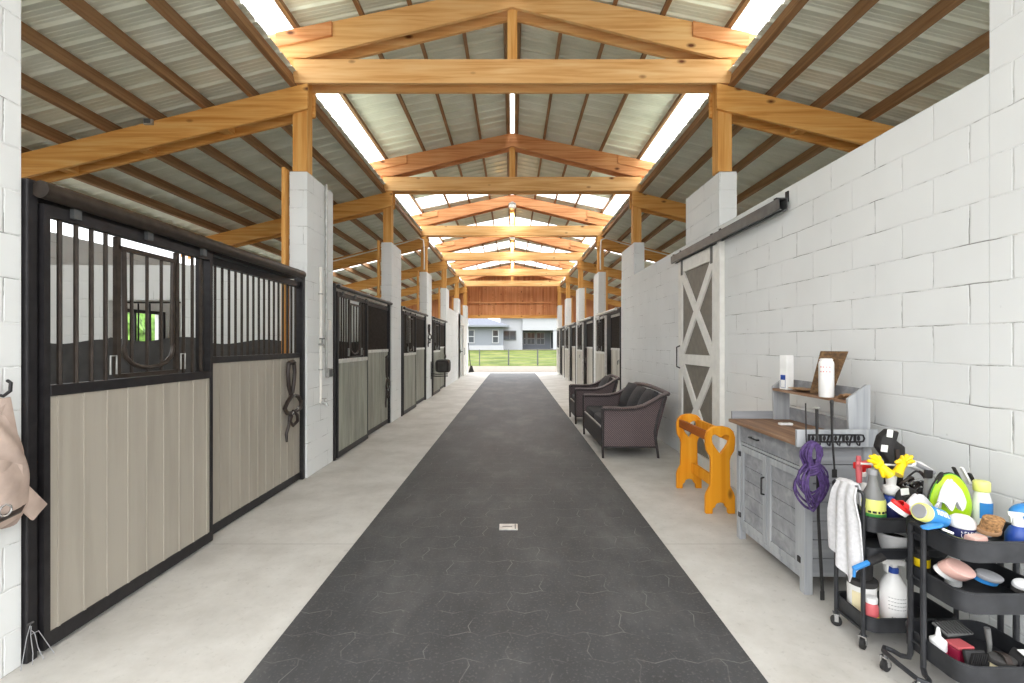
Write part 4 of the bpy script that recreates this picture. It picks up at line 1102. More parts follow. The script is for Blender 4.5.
# round black bell boot with tag
bb = thing('bell_boot', 'round black rubber boot with a white tag, in the middle of the rear cart', 'boot', (1.98, 2.29, Z1))
c = Vector((1.955, 2.286, 0.742))
MB().surf(lambda u, v: c+Vector((0.058*math.cos(u*2*math.pi)*(0.55+0.45*math.sin(v*math.pi)), 0.06*(v-0.5)+0.0, 0.058*math.sin(u*2*math.pi)*(0.55+0.45*math.sin(v*math.pi)))), 28, 8, 0.008).build('cuff', 'clutter_black', bb, True)
MB().ell((c.x, c.y+0.005, c.z), (0.042, 0.018, 0.042), None, 16).build('lining', 'kick', bb, True)
MB().tube([(c.x-0.045, c.y-0.034, c.z+0.02), (c.x, c.y-0.042, c.z+0.035), (c.x+0.045, c.y-0.034, c.z+0.02)], 0.007, 6).build('strap', 'kick', bb)
p = at(904.5, 491.5, 2.24); MB().obox((p.x, 2.238, p.z), (0.038, 0.003, 0.032), roty(-0.12)).build('tag', 'pwhite', bb)
# tangle of black bridle straps
br_ = thing('bridle', 'tangled black leather bridle with silver bits heaped at the back of the rear cart', 'bridle', (2.08, 2.39, Z1))
random.seed(3)
for k in range(11):
    pts = []; cx, cz = 2.075+random.uniform(-0.05, 0.05), 0.775+random.uniform(-0.05, 0.035)
    rx, rz_ = random.uniform(0.03, 0.065), random.uniform(0.02, 0.05); ph = random.uniform(0, 6); yy = 2.362+random.uniform(-0.025, 0.025)
    for j in range(14):
        t = ph+j*0.38; pts.append((cx+rx*math.cos(t), yy+0.014*math.sin(2*t), max(Z1+0.012, cz+rz_*math.sin(t))))
    MB().tube(pts, 0.0075 if k % 4 else 0.005, 6).build('strap', ('clutter_black', 'leather', 'clutter_black', 'chrome')[k % 4], br_, True)
MB().ell((2.08, 2.36, 0.65), (0.075, 0.045, 0.055), None, 14).build('padded_crown', 'clutter_black', br_, True)
gb = thing('grey_buckle_pouch', 'small grey pouch with a black buckle beside the lime bag', 'pouch', (2.06, 2.3, Z1))
c = at(930, 486, 2.285)
MB().obox((c.x, 2.285, c.z-0.03), (0.055, 0.03, 0.15), roty(0.1), 0.01).build('pouch', 'greyplastic', gb, True)
c = at(928, 474, 2.265); MB().obox((c.x, 2.264, c.z), (0.04, 0.012, 0.04), roty(0.1), 0.004).build('buckle', 'clutter_black', gb)
sl = thing('wrapped_bandage', 'rolled white and grey bandage lying on the back of the rear cart', 'bandage', (2.12, 2.43, Z1))
a, b = at(909, 463, 2.44), at(930, 472, 2.44)
MB().tube([a, a*0.5+b*0.5+Vector((0, 0, 0.006)), b], [0.022, 0.026, 0.02], 12).build('roll', 'pwhite', sl, True)
MB().tube([a+Vector((0.02, -0.02, 0.0)), b+Vector((0.0, -0.022, 0.002))], 0.012, 8).build('loose_end', 'greyplastic', sl, True)

# middle and bottom tiers of the rear cart
Zm, Zb = T1[1]+0.005, T1[0]+0.005
e = thing('pail', 'small white pail with dark contents on the middle tier of the rear cart', 'pail', (1.95, 2.37, Zm))
MB().lathe([(0.052, 0), (0.068, 0.075), (0.072, 0.078), (0.072, 0.086), (0.066, 0.086), (0.060, 0.05)], (1.945, 2.36, Zm+0.001), 24).build('pail_body', 'pwhite', e, True)
MB().lathe([(0.002, 0.055), (0.062, 0.058), (0.062, 0.062), (0.002, 0.066)], (1.945, 2.36, Zm+0.001), 24).build('contents', 'kick', e, True)
e = thing('grooming_brush', 'black brush with bright blue handle poking out of the rear cart', 'brush', (1.78, 2.30, 0.44), 'grooming brushes')
a, b = at(853, 569, 2.235), at(884, 556, 2.235)
d = (b-a); 
MB().bar(a, a+d*0.52, 0.022, 0.02, (0, -0.4, 1), 0.006).build('handle', 'sky', e, True)
MB().bar(a+d*0.5, b, 0.034, 0.022, (0, -0.4, 1), 0.006).build('head', 'clutter_black', e, True)
MB().tube([a+d*0.05, a+d*0.03+Vector((0.0, 0, -0.04))], [0.008, 0.006], 8).build('loop', 'sky', e, True)
e = thing('tub', 'white lidded tub with tan label on the bottom tier of the rear cart', 'tub', (1.815, 2.40, Zb))
MB().lathe([(0.058, 0), (0.062, 0.006), (0.064, 0.165)], (1.815, 2.40, Zb+0.001), 26).build('tub_body', 'pwhite', e, True)
MB().lathe([(0.066, 0.166), (0.068, 0.17), (0.068, 0.192), (0.058, 0.196), (0.0, 0.196)], (1.815, 2.40, Zb+0.001), 26).build('lid', 'kick', e, True)
MB().surf(lambda u, v: Vector((1.815+0.0648*math.cos(math.radians(195+65*u)), 2.40+0.0648*math.sin(math.radians(195+65*u)), Zb+0.03+0.11*v)), 12, 2, 0.0008).build('label_patch', 'cream', e, True)
e = thing('black_cup', 'ribbed black cup standing on the lidded white tub', 'cup', (1.815, 2.40, Zb+0.198))
MB().lathe([(0.042, 0), (0.046, 0.004), (0.050, 0.11), (0.053, 0.115), (0.047, 0.115), (0.042, 0.02)], (1.815, 2.40, Zb+0.199), 24).build('cup_body', 'clutter_black', e, True)
MB().tube([(1.78, 2.36, Zb+0.29), (1.785, 2.337, Zb+0.28), (1.785, 2.34, Zb+0.235), (1.79, 2.362, Zb+0.222)], 0.006, 8).build('handle', 'clutter_black', e, True)
e = bottle('jar', 'jar with red and yellow label behind the post of the rear cart', 'jar', 1.787, 2.303, Zb, [(0.030, 0), (0.033, 0.005), (0.033, 0.10), (0.026, 0.12)], 'salmon', [(0.027, 0.121), (0.028, 0.125), (0.028, 0.145), (0.02, 0.148)], 'pwhite', [(0.0334, 0.03), (0.0337, 0.031), (0.0337, 0.06), (0.0334, 0.061)], 'yellow')
x, y = 1.912, 2.319
e = bottle('spray_bottle', 'large white spray bottle with blue collar on the bottom tier of the rear cart', 'spray bottle', x, y, Zb,
    [(0.052, 0), (0.056, 0.008), (0.056, 0.19), (0.050, 0.205), (0.028, 0.248), (0.019, 0.261)], 'pwhite', [(0.021, 0.261), (0.022, 0.264), (0.022, 0.284), (0.016, 0.288)], 'blue', group='spray bottles')
trigger(e, x, y, Zb+0.286, 'pwhite', math.pi*1.0, 1.0)
MB().obox((x-0.008, y, Zb+0.318), (0.115, 0.036, 0.03), roty(0.12), 0.007).build('shroud', 'pwhite', e, True)
t = MB()
for k in range(6): 
    a = math.radians(228+k*10); t.obox((x+0.0565*math.cos(a), y+0.0565*math.sin(a), Zb+0.055), (0.002, 0.005, 0.014), rotz(a))
for j in range(4):
    for k in range(7):
        a = math.radians(215+k*12); t.obox((x+0.0563*math.cos(a), y+0.0563*math.sin(a), Zb+0.10+0.018*j), (0.0015, 0.008, 0.002), rotz(a))
t.build('label_print', 'smoke', e)

# ---- front cart, top tier
Z2 = T2[2]+0.005
def brush(name, label, c, L, W, back, backmat, brmat, rot, hgt=0.03, grp='grooming brushes', strap=None):
    e = thing(name, label, 'brush', c, grp); c = Vector(c)
    R4 = rot
    t = MB(); t.prism([(L/2*math.cos(a)*(1 if abs(math.cos(a)) < 0.7 else 1), W/2*math.sin(a)) for a in [2*math.pi*k/28 for k in range(28)]], back, ((0, 0, 0), (1, 0, 0), (0, 1, 0)), bev=0.004)
    m = MB(); m.merge(t.bm, Matrix.Translation(c) @ R4.to_4x4()); m.build('back', backmat, e, True)
    t = MB(); t.prism([(L*0.46*math.cos(a), W*0.45*math.sin(a)) for a in [2*math.pi*k/24 for k in range(24)]], hgt, ((0, 0, -hgt-0.0005), (1, 0, 0), (0, 1, 0)))
    m = MB(); m.merge(t.bm, Matrix.Translation(c) @ R4.to_4x4()); m.build('bristles', brmat, e, True)
    if strap:
        t = MB(); t.surf(lambda u, v: Vector(((v-0.5)*L*0.25, (u-0.5)*W*1.02, back+0.018*math.sin(u*math.pi))), 14, 2, 0.003)
        m = MB(); m.merge(t.bm, Matrix.Translation(c) @ R4.to_4x4()); m.build('strap', strap, e, True)
    return e
lb = thing('helmet_bag', 'bright lime green zipped bag with black trim on the front cart', 'bag', (2.03, 2.12, Z2))
def lime(u, v):
    a = u*2*math.pi; r = math.sin(v*math.pi/2)**0.6 if v > 0 else 0
    w = 0.098; h = 0.135
    return Vector((2.012+w*r*math.cos(a)*(1-0.12*math.sin(a)), 2.135-0.045*math.cos(v*math.pi/2)**1.0, Z2+0.145+h*r*math.sin(a)))
m = MB().surf(lime, 36, 10)
m.surf(lambda u, v: Vector((lime(u, 1).x+(2.012-lime(u, 1).x)*v*0.999, 2.135+0.04*v**0.5, lime(u, 1).z+(Z2+0.145-lime(u, 1).z)*v*0.999)), 36, 8)
m.build('bag_body', 'lime', lb, True)
MB().tube([lime(k/36, 0.97)+Vector((0, -0.002, 0)) for k in range(36)], 0.004, 6, closed=True).build('zipper', 'clutter_black', lb, True)
MB().tube([lime(k/36, 0.86)+Vector((0, -0.001, 0)) for k in range(-3, 22)], 0.0022, 6).build('piping', 'green', lb, True)
MB().surf(lambda u, v: Vector((1.945+0.05*u+0.02*v, 2.12+0.03*v, Z2+0.235+0.035*math.sin(u*2.4)+0.01*v)), 8, 3, 0.01).build('strap_cover', 'clutter_black', lb, True)
MB().obox((1.985, 2.085, Z2+0.075), (0.034, 0.012, 0.05), roty(0.1), 0.004).build('toggle', 'clutter_black', lb)
for k, (px, py) in enumerate(((956, 470), (964, 470), (972, 476))):
    p = at(px, py, 2.16); MB().bar(p+Vector((-0.012, 0, 0.012)), p+Vector((0.03, 0.005, -0.06)), 0.008, 0.014, (0, 1, 0)).build('pull_tab', ('clutter_black', 'pwhite', 'clutter_black')[k], lb)
def cloth(name, label, c, rx, ry, rz_, seed, mat='towel', grp='white cloths'):
    rnd = random.Random(seed); ph = [rnd.uniform(0, 6) for _ in range(6)]; c = Vector(c)
    def fn(u, v):
        a = u*2*math.pi; r = math.sqrt(v)
        k = 1+0.16*math.sin(3*a+ph[0])+0.10*math.sin(5*a+ph[1])
        z = (1-r*r)*(1+0.3*math.sin(4*a+ph[2])*r)+0.20*math.sin(7*r*math.cos(a+ph[3])*1.2+ph[4])*r
        return Vector((c.x+rx*r*k*math.cos(a), c.y+ry*r*k*math.sin(a), c.z+rz_*z))
    o = MB().surf(fn, 40, 12, 0.007).build(name, mat, smooth=True)
    return tag(o, label, 'cloth', grp)
c = at(947, 499, 2.035)
cl = cloth('cleaning_cloth', 'crumpled white cloth bunched against the lime green bag', (1.940, 2.05, c.z-0.03), 0.058, 0.024, 0.11, 5)
c = at(925, 506, 2.1)
cloth('cleaning_cloth', 'flat white cloth spilling over the corner of the front cart', (1.846, 2.105, c.z-0.005), 0.052, 0.03, 0.055, 9)
x, y = at(991, 497, 2.09).x-0.014, 2.118
e = bottle('lotion_bottle', 'white bottle with pale yellow cap and blue label beside the wall', 'bottle', x, y, Z2,
    [(0.034, 0), (0.037, 0.006), (0.037, 0.15), (0.028, 0.185), (0.024, 0.20)], 'pwhite', [(0.029, 0.20), (0.031, 0.203), (0.031, 0.24), (0.027, 0.246)], 'paleyellow')
MB().surf(lambda u, v: Vector((x+0.0376*math.cos(math.radians(215+85*u)), y+0.0376*math.sin(math.radians(215+85*u)), Z2+0.085+0.07*v)), 12, 2, 0.0008).build('label_patch', 'sky', e, True)
t = MB()
for k in range(5):
    a = math.radians(228+k*16); t.obox((x+0.0376*math.cos(a), y+0.0376*math.sin(a), Z2+0.06), (0.002, 0.006, 0.012), rotz(a))
t.build('label_print', 'ink', e)
c = at(983.5, 527, 1.93)
brush('grooming_brush', 'thick brown bristle brush on the rim of the front cart', (c.x+0.022, 1.925, c.z-0.004), 0.085, 0.058, 0.02, 'tanleather', 'bristle', Matrix.Rotation(math.pi, 3, 'X') @ rotz(0.1) @ rotx(0.35), 0.05)
x, y = 1.936, 1.99
e = bottle('jar', 'round jar with domed white lid and blue lettered label on the front cart', 'jar', x, y, Z2,
    [(0.043, 0), (0.046, 0.006), (0.046, 0.082), (0.044, 0.09)], 'navy', [(0.047, 0.09), (0.049, 0.094), (0.049, 0.104), (0.043, 0.122), (0.026, 0.136), (0.0, 0.139)], 'pwhite',
    [(0.0465, 0.022), (0.0468, 0.023), (0.0468, 0.05), (0.0465, 0.051)], 'paleyellow')
t = MB()
for j, z in enumerate((0.062, 0.078)):
    for k in range(8):
        a = math.radians(225+k*13); h = 0.012 if j == 0 else 0.007
        t.obox((x+0.0467*math.cos(a), y+0.0467*math.sin(a), Z2+z), (0.002, 0.0022, h), rotz(a)).obox((x+0.0467*math.cos(a+0.05), y+0.0467*math.sin(a+0.05), Z2+z-h*0.4*(1-2*(k % 2))), (0.002, 0.006, 0.0024), rotz(a))
t.build('label_lettering', 'pwhite', e)
# lying bottle
a0 = Vector((1.748, 1.985, 0.790)); ax = Vector((0.80, 0.15, -0.30)).normalized()
q = ax.to_track_quat('Z', 'Y').to_matrix()
e = thing('lying_bottle', 'blue bottle lying on its side with pale yellow cap toward the aisle', 'bottle', a0)
MB().lathe([(0.036, 0.03), (0.040, 0.04), (0.040, 0.115), (0.034, 0.13)], a0, 20, q).build('body', 'sky', e, True)
MB().lathe([(0.024, 0.0), (0.036, 0.002), (0.039, 0.008), (0.039, 0.03), (0.036, 0.031)], a0, 20, q).build('cap', 'paleyellow', e, True)
MB().lathe([(0.0, -0.002), (0.029, -0.002), (0.031, 0.001)], a0, 20, q).build('cap_disc', 'greyplastic', e, True)
t = MB()
for k in range(6):
    p = a0+ax*(0.05+0.011*k)+q @ Vector((0, 0, 0)); n_ = (Vector((-0.2, -0.75, 0.62))-ax*Vector((-0.2, -0.75, 0.62)).dot(ax)).normalized()
    sd = ax.cross(n_).normalized(); R3 = Matrix((ax, sd, n_)).transposed()
    t.obox(p+n_*0.0402, (0.004, 0.022, 0.002), R3).obox(p+n_*0.0402+sd*(0.009 if k % 2 else -0.009)+ax*0.003, (0.008, 0.004, 0.002), R3)
t.build('lettering', 'pwhite', e)
c = at(904, 509, 2.06)
brush('grooming_brush', 'red backed brush with pale bristles on the aisle corner of the front cart', (c.x-0.005, 2.075, c.z), 0.105, 0.05, 0.016, 'red', 'pwhite', roty(0.6) @ rotx(0.35), 0.02, strap='red')
c = at(933, 530, 1.925)
e = thing('plastic_scraper', 'light blue plastic scraper lying over the front cart rim', 'scraper', (c.x, 1.93, c.z))
MB().prism([(-0.05, -0.006), (-0.035, -0.016), (0.03, -0.014), (0.05, -0.004), (0.052, 0.008), (0.0, 0.016), (-0.045, 0.01)], 0.008, ((c.x, 1.93, c.z+0.01), (1, 0.1, 0.08), (-0.1, 1, 0.15)), bev=0.002).build('blade', 'sky', e, True)
MB().tube([(c.x+0.03, 1.915, c.z+0.008), (c.x+0.065, 1.905, c.z-0.006)], 0.005, 8).build('handle', 'pwhite', e, True)
e = thing('soap_sponge', 'small beige sponge beside the lidded jar', 'sponge', (1.935, 1.9, Z2))
c = at(977, 536, 1.90)
MB().obox((c.x, 1.905, Z2+0.045), (0.075, 0.045, 0.085), rotz(0.2), 0.010).build('sponge', 'pink', e, True)
MB().obox((c.x, 1.881, Z2+0.055), (0.05, 0.004, 0.03), rotz(0.2), 0.001).build('scour_pad', 'cream', e)
x, y = at(1018, 530, 1.93).x, 1.93
e = bottle('spray_bottle', 'squat blue bottle with white nozzle at the wall end of the front cart', 'spray bottle', x, y, Z2, [(0.036, 0), (0.04, 0.006), (0.04, 0.075), (0.028, 0.105), (0.018, 0.115)], 'blue', [(0.018, 0.115), (0.019, 0.12), (0.015, 0.15), (0.010, 0.155)], 'pwhite', group='spray bottles')
trigger(e, x, y, Z2+0.14, 'pwhite', 2.6, 0.6)
c = at(1012, 517, 2.03)
e = thing('blue_sponge_mitt', 'rounded bright blue mitt leaning on the white bottle by the wall', 'mitt', (c.x, 2.03, Z2))
MB().ell((2.192, 1.968, Z2+0.150), (0.068, 0.04, 0.045), roty(0.1), 18).build('mitt_body', 'sky', e, True)
MB().tube([(2.197, 1.968+0.0405*math.cos(t), Z2+0.1495+0.0455*math.sin(t)) for t in [2*math.pi*k/20 for k in range(20)]], 0.004, 6, closed=True).build('band', 'blue', e, True)

# ---- front cart, middle tier
Z3 = T2[1]+0.005
c = at(948, 577, 1.95)
brush('grooming_brush', 'salmon pink brush tilted to show white bristles on the middle tier', (1.888, 1.985, Z3+0.106), 0.135, 0.075, 0.045, 'pink', 'pwhite', roty(0.35) @ rotx(0.75), 0.022)
brush('grooming_brush', 'grey brush with pale blue edge on the middle tier', (2.032, 1.975, Z3+0.085), 0.115, 0.06, 0.018, 'greyplastic', 'sky', roty(0.22) @ rotx(0.45), 0.018)
brush('grooming_brush', 'white backed brush at the wall end of the middle tier', (2.145, 1.94, Z3+0.066), 0.09, 0.055, 0.018, 'pwhite', 'kick', rotx(0.4), 0.018)
e = bottle('lotion_bottle', 'short white bottle behind the salmon pink brush', 'bottle', 1.985, 2.08, Z3, [(0.028, 0), (0.03, 0.005), (0.03, 0.10), (0.02, 0.12)], 'pwhite', [(0.017, 0.12), (0.018, 0.123), (0.018, 0.145), (0.012, 0.148)], 'pwhite', [(0.0304, 0.03), (0.0306, 0.031), (0.0306, 0.08), (0.0304, 0.081)], 'pwhite')
e = bottle('jar', 'small yellow labelled jar in the aisle corner of the middle tier', 'jar', 1.862, 2.10, Z3, [(0.026, 0), (0.029, 0.005), (0.029, 0.12), (0.02, 0.13)], 'clutter_black', [(0.022, 0.13), (0.023, 0.133), (0.023, 0.15), (0.016, 0.153)], 'clutter_black', [(0.0294, 0.075), (0.0297, 0.076), (0.0297, 0.11), (0.0294, 0.111)], 'yellow')
# ---- front cart, bottom tier
Z4 = T2[0]+0.005
e = bottle('lotion_bottle', 'white squeeze bottle with maroon stripe and pointed nozzle on the bottom tier', 'bottle', 1.862, 2.02, Z4, [(0.027, 0), (0.03, 0.005), (0.03, 0.085), (0.012, 0.10)], 'pwhite', [(0.012, 0.10), (0.010, 0.105), (0.006, 0.135), (0.003, 0.14)], 'pwhite', [(0.0304, 0.03), (0.0306, 0.031), (0.0306, 0.045), (0.0304, 0.046)], 'maroon')
e = thing('maroon_box', 'small maroon box with clear lid beside the squeeze bottle', 'box', (1.925, 2.02, Z4))
MB().obox((1.935, 2.0, Z4+0.036), (0.075, 0.06, 0.07), rotz(0.1), 0.004).build('box_body', 'maroon', e)
MB().obox((1.935, 2.0, Z4+0.078), (0.077, 0.062, 0.012), rotz(0.1), 0.004).build('lid', 'salmon', e)
e = thing('curry_comb', 'black ribbed rubber curry comb standing on edge on the bottom tier', 'curry comb', (1.935, 1.93, Z4))
MB().obox((1.945, 1.94, Z4+0.045), (0.085, 0.016, 0.088), rotx(-0.25), 0.005).build('plate', 'rubberblack', e, True)
t = MB()
for k in range(9): t.obox((1.945-0.036+0.009*k, 1.925, Z4+0.045), (0.003, 0.012, 0.085), rotx(-0.25) @ roty(0.5))
t.build('ridges', 'rubberblack', e)
e = thing('shedding_comb', 'flat grey mesh comb lying behind the curry comb', 'comb', (2.0, 2.08, Z4))
MB().obox((2.0, 2.10, Z4+0.085), (0.13, 0.075, 0.01), rotx(0.25) @ rotz(0.1), 0.003).build('plate', 'smoke', e)
t = MB()
for k in range(8): t.obox((1.945+0.0155*k, 2.10, Z4+0.0925), (0.003, 0.07, 0.005), rotx(0.25) @ rotz(0.1))
t.build('teeth', 'kick', e)
MB().obox((2.0, 2.13, Z4+0.04), (0.10, 0.012, 0.08), None, 0.003).build('support', 'kick', e)
brush('grooming_brush', 'cream bristled dark wooden brush with upright stick on the bottom tier', (2.035, 1.925, Z4+0.052), 0.11, 0.06, 0.025, 'kick', 'cream', roty(0.12) @ rotx(0.3), 0.03, strap='leather')
e = thing('handled_pick', 'grey upright handle rising from the bottom tier of the front cart', 'tool', (2.04, 1.99, Z4))
MB().tube([(2.06, 1.995, Z4+0.02), (2.055, 1.99, Z4+0.09), (2.045, 1.99, Z4+0.155)], [0.007, 0.009, 0.011], 10).build('handle', 'smoke', e, True)
MB().ell((2.062, 1.995, Z4+0.016), (0.02, 0.012, 0.012), None, 12).build('head', 'kick', e, True)
e = thing('black_strap', 'folded black strap with a white tag at the wall end of the bottom tier', 'strap', (2.13, 1.93, Z4))
MB().surf(lambda u, v: Vector((2.09+0.09*u, 1.90+0.05*v+0.02*u, Z4+0.05+0.035*math.sin(u*4)+0.01*v)), 16, 3, 0.006).build('strap', 'clutter_black', e, True)
MB().obox((2.13, 1.915, Z4+0.097), (0.045, 0.03, 0.003), rotx(0.3)).build('tag', 'pwhite', e)
# ------------------------------------------------------------------ things on the left wall
bg_ = thing('saddle_bag', 'tan suede bag with hanging flap on the first block pillar', 'bag', (XL+0.09, 1.93, 0.72))
def bagf(u, v):
    a = u*2*math.pi; t = v
    z = 1.20-0.49*t
    w = 0.03+0.115*math.sin(min(1, t*1.25+0.08)*math.pi*0.62)+0.012*math.sin(a*3+t*6)
    d = 0.018+0.055*math.sin(min(1, t*1.1)*math.pi*0.8)
    if t > 0.9: w *= 1-(t-0.9)*3; d *= 1-(t-0.9)*5
    return Vector((XL+0.075+d*math.sin(a)+0.007*math.sin(5*a+9*t), 1.955+w*math.cos(a)+0.03*t, z+0.02*math.sin(2*a)*t))
MB().surf(bagf, 32, 22).build('body', 'tan', bg_, True)
MB().surf(lambda u, v: Vector((XL+0.135-0.03*v+0.01*math.sin(u*6), 1.90+0.14*u+0.035*v*u, 1.04-0.16*v-0.06*u)), 14, 8, 0.012).build('flap', 'tan', bg_, True)
a, b = Vector((XL+0.10, 2.02, 0.90)), Vector((XL+0.085, 2.165, 0.72))
MB().bar(a, b, 0.012, 0.085, (0, 0.75, 0.65), 0.003).build('strap_end', 'tan', bg_, True)
MB().bar((XL+0.06, 2.035, 1.27), (XL+0.085, 2.065, 0.97), 0.012, 0.05, (0, 1, 0.1), 0.004).bar((XL+0.055, 2.03, 1.27), (XL+0.09, 1.90, 1.05), 0.012, 0.045, (0, 1, 0.6), 0.004).build('shoulder_strap', 'tan', bg_, True)
MB().tube([(XL+0.06, 1.84, 0.80), (XL+0.14, 1.93, 0.765), (XL+0.13, 2.03, 0.775), (XL+0.09, 2.09, 0.80)], 0.013, 8).build('belt', 'leather', bg_, True)
MB().tube([(XL+0.143+0.0*math.cos(t), 1.965+0.024*math.cos(t), 0.80+0.024*math.sin(t)) for t in [2*math.pi*k/14 for k in range(14)]], 0.005, 6, closed=True).build('ring', 'chrome', bg_, True)
hk2 = thing('wall_hook', 'black iron hook on the first block pillar holding the tan bag', 'hook', (XL+0.03, 2.035, 1.29))
MB().box(XL+0.001, XL+0.009, 2.015, 2.055, 1.25, 1.36, 0.003).build('plate', 'black', hk2)
MB().tube([(XL+0.009, 2.035, 1.33), (XL+0.03, 2.035, 1.285), (XL+0.055, 2.038, 1.278), (XL+0.078, 2.045, 1.30), (XL+0.075, 2.05, 1.335), (XL+0.055, 2.055, 1.345)], 0.007, 8).build('hook', 'black', hk2, True)
# frayed twine at the foot of the first post
tw_ = thing('baling_twine', 'frayed pale twine tied at the foot of the first black stall post', 'twine', (XL+0.04, 2.2, 0))
m = MB(); random.seed(11)
for k in range(4):
    y = 2.15+0.018*k; m.tube([(XL+0.035, 2.175, 0.20-0.02*k), (XL+0.04, y, 0.14), (XL+0.045+0.01*(k % 2), y-0.02+0.016*k, 0.06), (XL+0.05+0.012*k, y-0.035+0.022*k, 0.010)], 0.0017, 6)
m.build('strands', 'greyplastic', tw_)
MB().tube([(XL+0.03, 2.16, 0.19), (XL+0.045, 2.175, 0.2), (XL+0.03, 2.19, 0.19)], 0.005, 6).build('knot', 'kick', tw_)

def halter(label, x, y, ztop, zbot, w=0.16, mat='leather', sgn=1, grp='halters', th=1.25):
    """bridle-like halter hanging on a wall face at x; sgn points into the aisle"""
    e = thing('halter', label, 'halter', (x+sgn*0.04, y, zbot), grp)
    L = ztop-zbot
    def p(dy, t, dx=0.03): return (x+sgn*dx, y+dy*w, ztop-L*t)
    MB().tube([p(-0.16, 0.02), p(-0.2, 0.12), p(-0.16, 0.3), p(-0.02, 0.42)], 0.013*th, 8).tube([p(0.16, 0.02), p(0.2, 0.14), p(0.14, 0.3), p(0.04, 0.42)], 0.013*th, 8).tube([p(-0.16, 0.02), p(0, 0.0, 0.045), p(0.16, 0.02)], 0.015*th, 8).build('crown', mat, e, True)
    MB().tube([p(0.0, 0.42, 0.045), p(-0.35, 0.5, 0.05), p(-0.5, 0.57, 0.05), p(-0.3, 0.64, 0.04), p(0.05, 0.66, 0.04), p(0.45, 0.62, 0.05), p(0.5, 0.54, 0.05), p(0.3, 0.46, 0.05)], 0.013*th, 8, closed=True).build('noseband', mat, e, True)
    MB().tube([p(0.0, 0.63, 0.05), p(0.25, 0.7, 0.05), p(0.3, 0.78, 0.045), p(0.05, 0.82, 0.04), p(-0.15, 0.75, 0.04)], 0.011*th, 8, closed=True).build('throat_strap', mat, e, True)
    MB().tube([p(-0.1, 0.66, 0.03), p(-0.15, 0.8, 0.03), p(-0.3, 0.9, 0.03), p(-0.28, 1.0, 0.03)], [0.012, 0.016, 0.016, 0.012], 8).build('lead', mat, e, True)
    for dy, t in ((0.0, 0.43), (0.22, 0.6), (-0.05, 0.66)):
        q = p(dy, t, 0.06); MB().tube([(q[0], q[1]+0.018*math.cos(a), q[2]+0.018*math.sin(a)) for a in [2*math.pi*k/10 for k in range(10)]], 0.005, 6, closed=True).build('ring', 'chrome', e, True)
    MB().box(min(x+sgn*0.002, x+sgn*0.05), max(x+sgn*0.002, x+sgn*0.05), y-0.012, y+0.012, ztop-0.035, ztop-0.02).build('hanger', 'black', e)
    return e
halter('brown leather halter on the boarded panel beside the water pipe pillar', S0[5]+0.006, 4.84, 1.32, 0.50, 0.36, 'leather', 1, 'halters', 1.6)
halter('dark halter on the stall panel opposite the wicker armchair', S1[5]+0.006, 8.52, 1.28, 0.34, 0.22)
halter('black halter bunch high on the pillar before the saddle pad', XL+0.002, 12.6, 2.02, 1.42, 0.5, 'clutter_black')
halter('dark halter on the third whitish front on the sofa side', E3[5]-0.006, 14.75, 1.36, 0.66, 0.5, 'leather', -1)
halter('small dark halter near the white wall, past the saddle pad', S3[5]+0.006, 15.8, 1.38, 0.8, 0.3)
# water pipe, conduit and outlet on the second pillar
wp = thing('water_pipe', 'white water pipe with valve and spigot on the pillar', 'pipe', (XL+0.03, 5.5, 0.78))
MB().tube([(XL+0.02, 5.5, 2.42), (XL+0.02, 5.5, 0.80)], 0.017, 10).build('pipe', 'pvc', wp, True)
for z in (2.1, 1.2): MB().box(XL+0.001, XL+0.04, 5.475, 5.525, z-0.008, z+0.008).build('clip', 'galv', wp)
m = MB().tube([(XL+0.02, 5.46, 1.50), (XL+0.06, 5.44, 1.50), (XL+0.09, 5.44, 1.47)], 0.014, 8); m.build('tap', 'galv', wp, True)
MB().tube([(XL+0.06, 5.44, 1.51), (XL+0.06, 5.44, 1.56)], 0.006, 6).lathe([(0.03, 0), (0.032, 0.006), (0.03, 0.012)], (XL+0.06, 5.44, 1.56), 12).build('valve_handle', 'track', wp, True)
MB().tube([(XL+0.02, 5.5, 0.82), (XL+0.05, 5.5, 0.80), (XL+0.085, 5.5, 0.80), (XL+0.10, 5.5, 0.765)], 0.015, 8).tube([(XL+0.06, 5.5, 0.80), (XL+0.06, 5.5, 0.85)], 0.006, 6).lathe([(0.026, 0), (0.028, 0.005), (0.026, 0.01)], (XL+0.06, 5.5, 0.85), 12).build('spigot', 'galv', wp, True)
cd = thing('electrical_conduit', 'grey conduit running down the pillar to a metal outlet box', 'conduit', (XL+0.02, 5.66, 1.1))
MB().tube([(XL+0.02, 5.66, 3.46), (XL+0.02, 5.66, 1.22)], 0.014, 10).build('conduit', 'galv', cd, True)
ob_ = MB().box(XL+0.001, XL+0.045, 5.68, 5.80, 1.09, 1.20, 0.005).build('outlet_box', 'galv', cd)
MB().box(XL+0.0455, XL+0.051, 5.69, 5.79, 1.10, 1.19, 0.002).build('cover', 'track', ob_)
MB().tube([(XL+0.02, 5.66, 1.24), (XL+0.02, 5.665, 1.18), (XL+0.02, 5.68, 1.15)], 0.013, 8).build('elbow', 'galv', cd, True)
cp = thing('switch_plate', 'small white switch plate on the pillar above the outlet box', 'switch', (XL+0.01, 5.80, 1.7))
MB().box(XL+0.001, XL+0.012, 5.78, 5.85, 1.68, 1.80, 0.003).build('plate', 'pvc', cp)
MB().box(XL+0.0125, XL+0.02, 5.81, 5.82, 1.73, 1.75).build('toggle', 'pvc', cp)
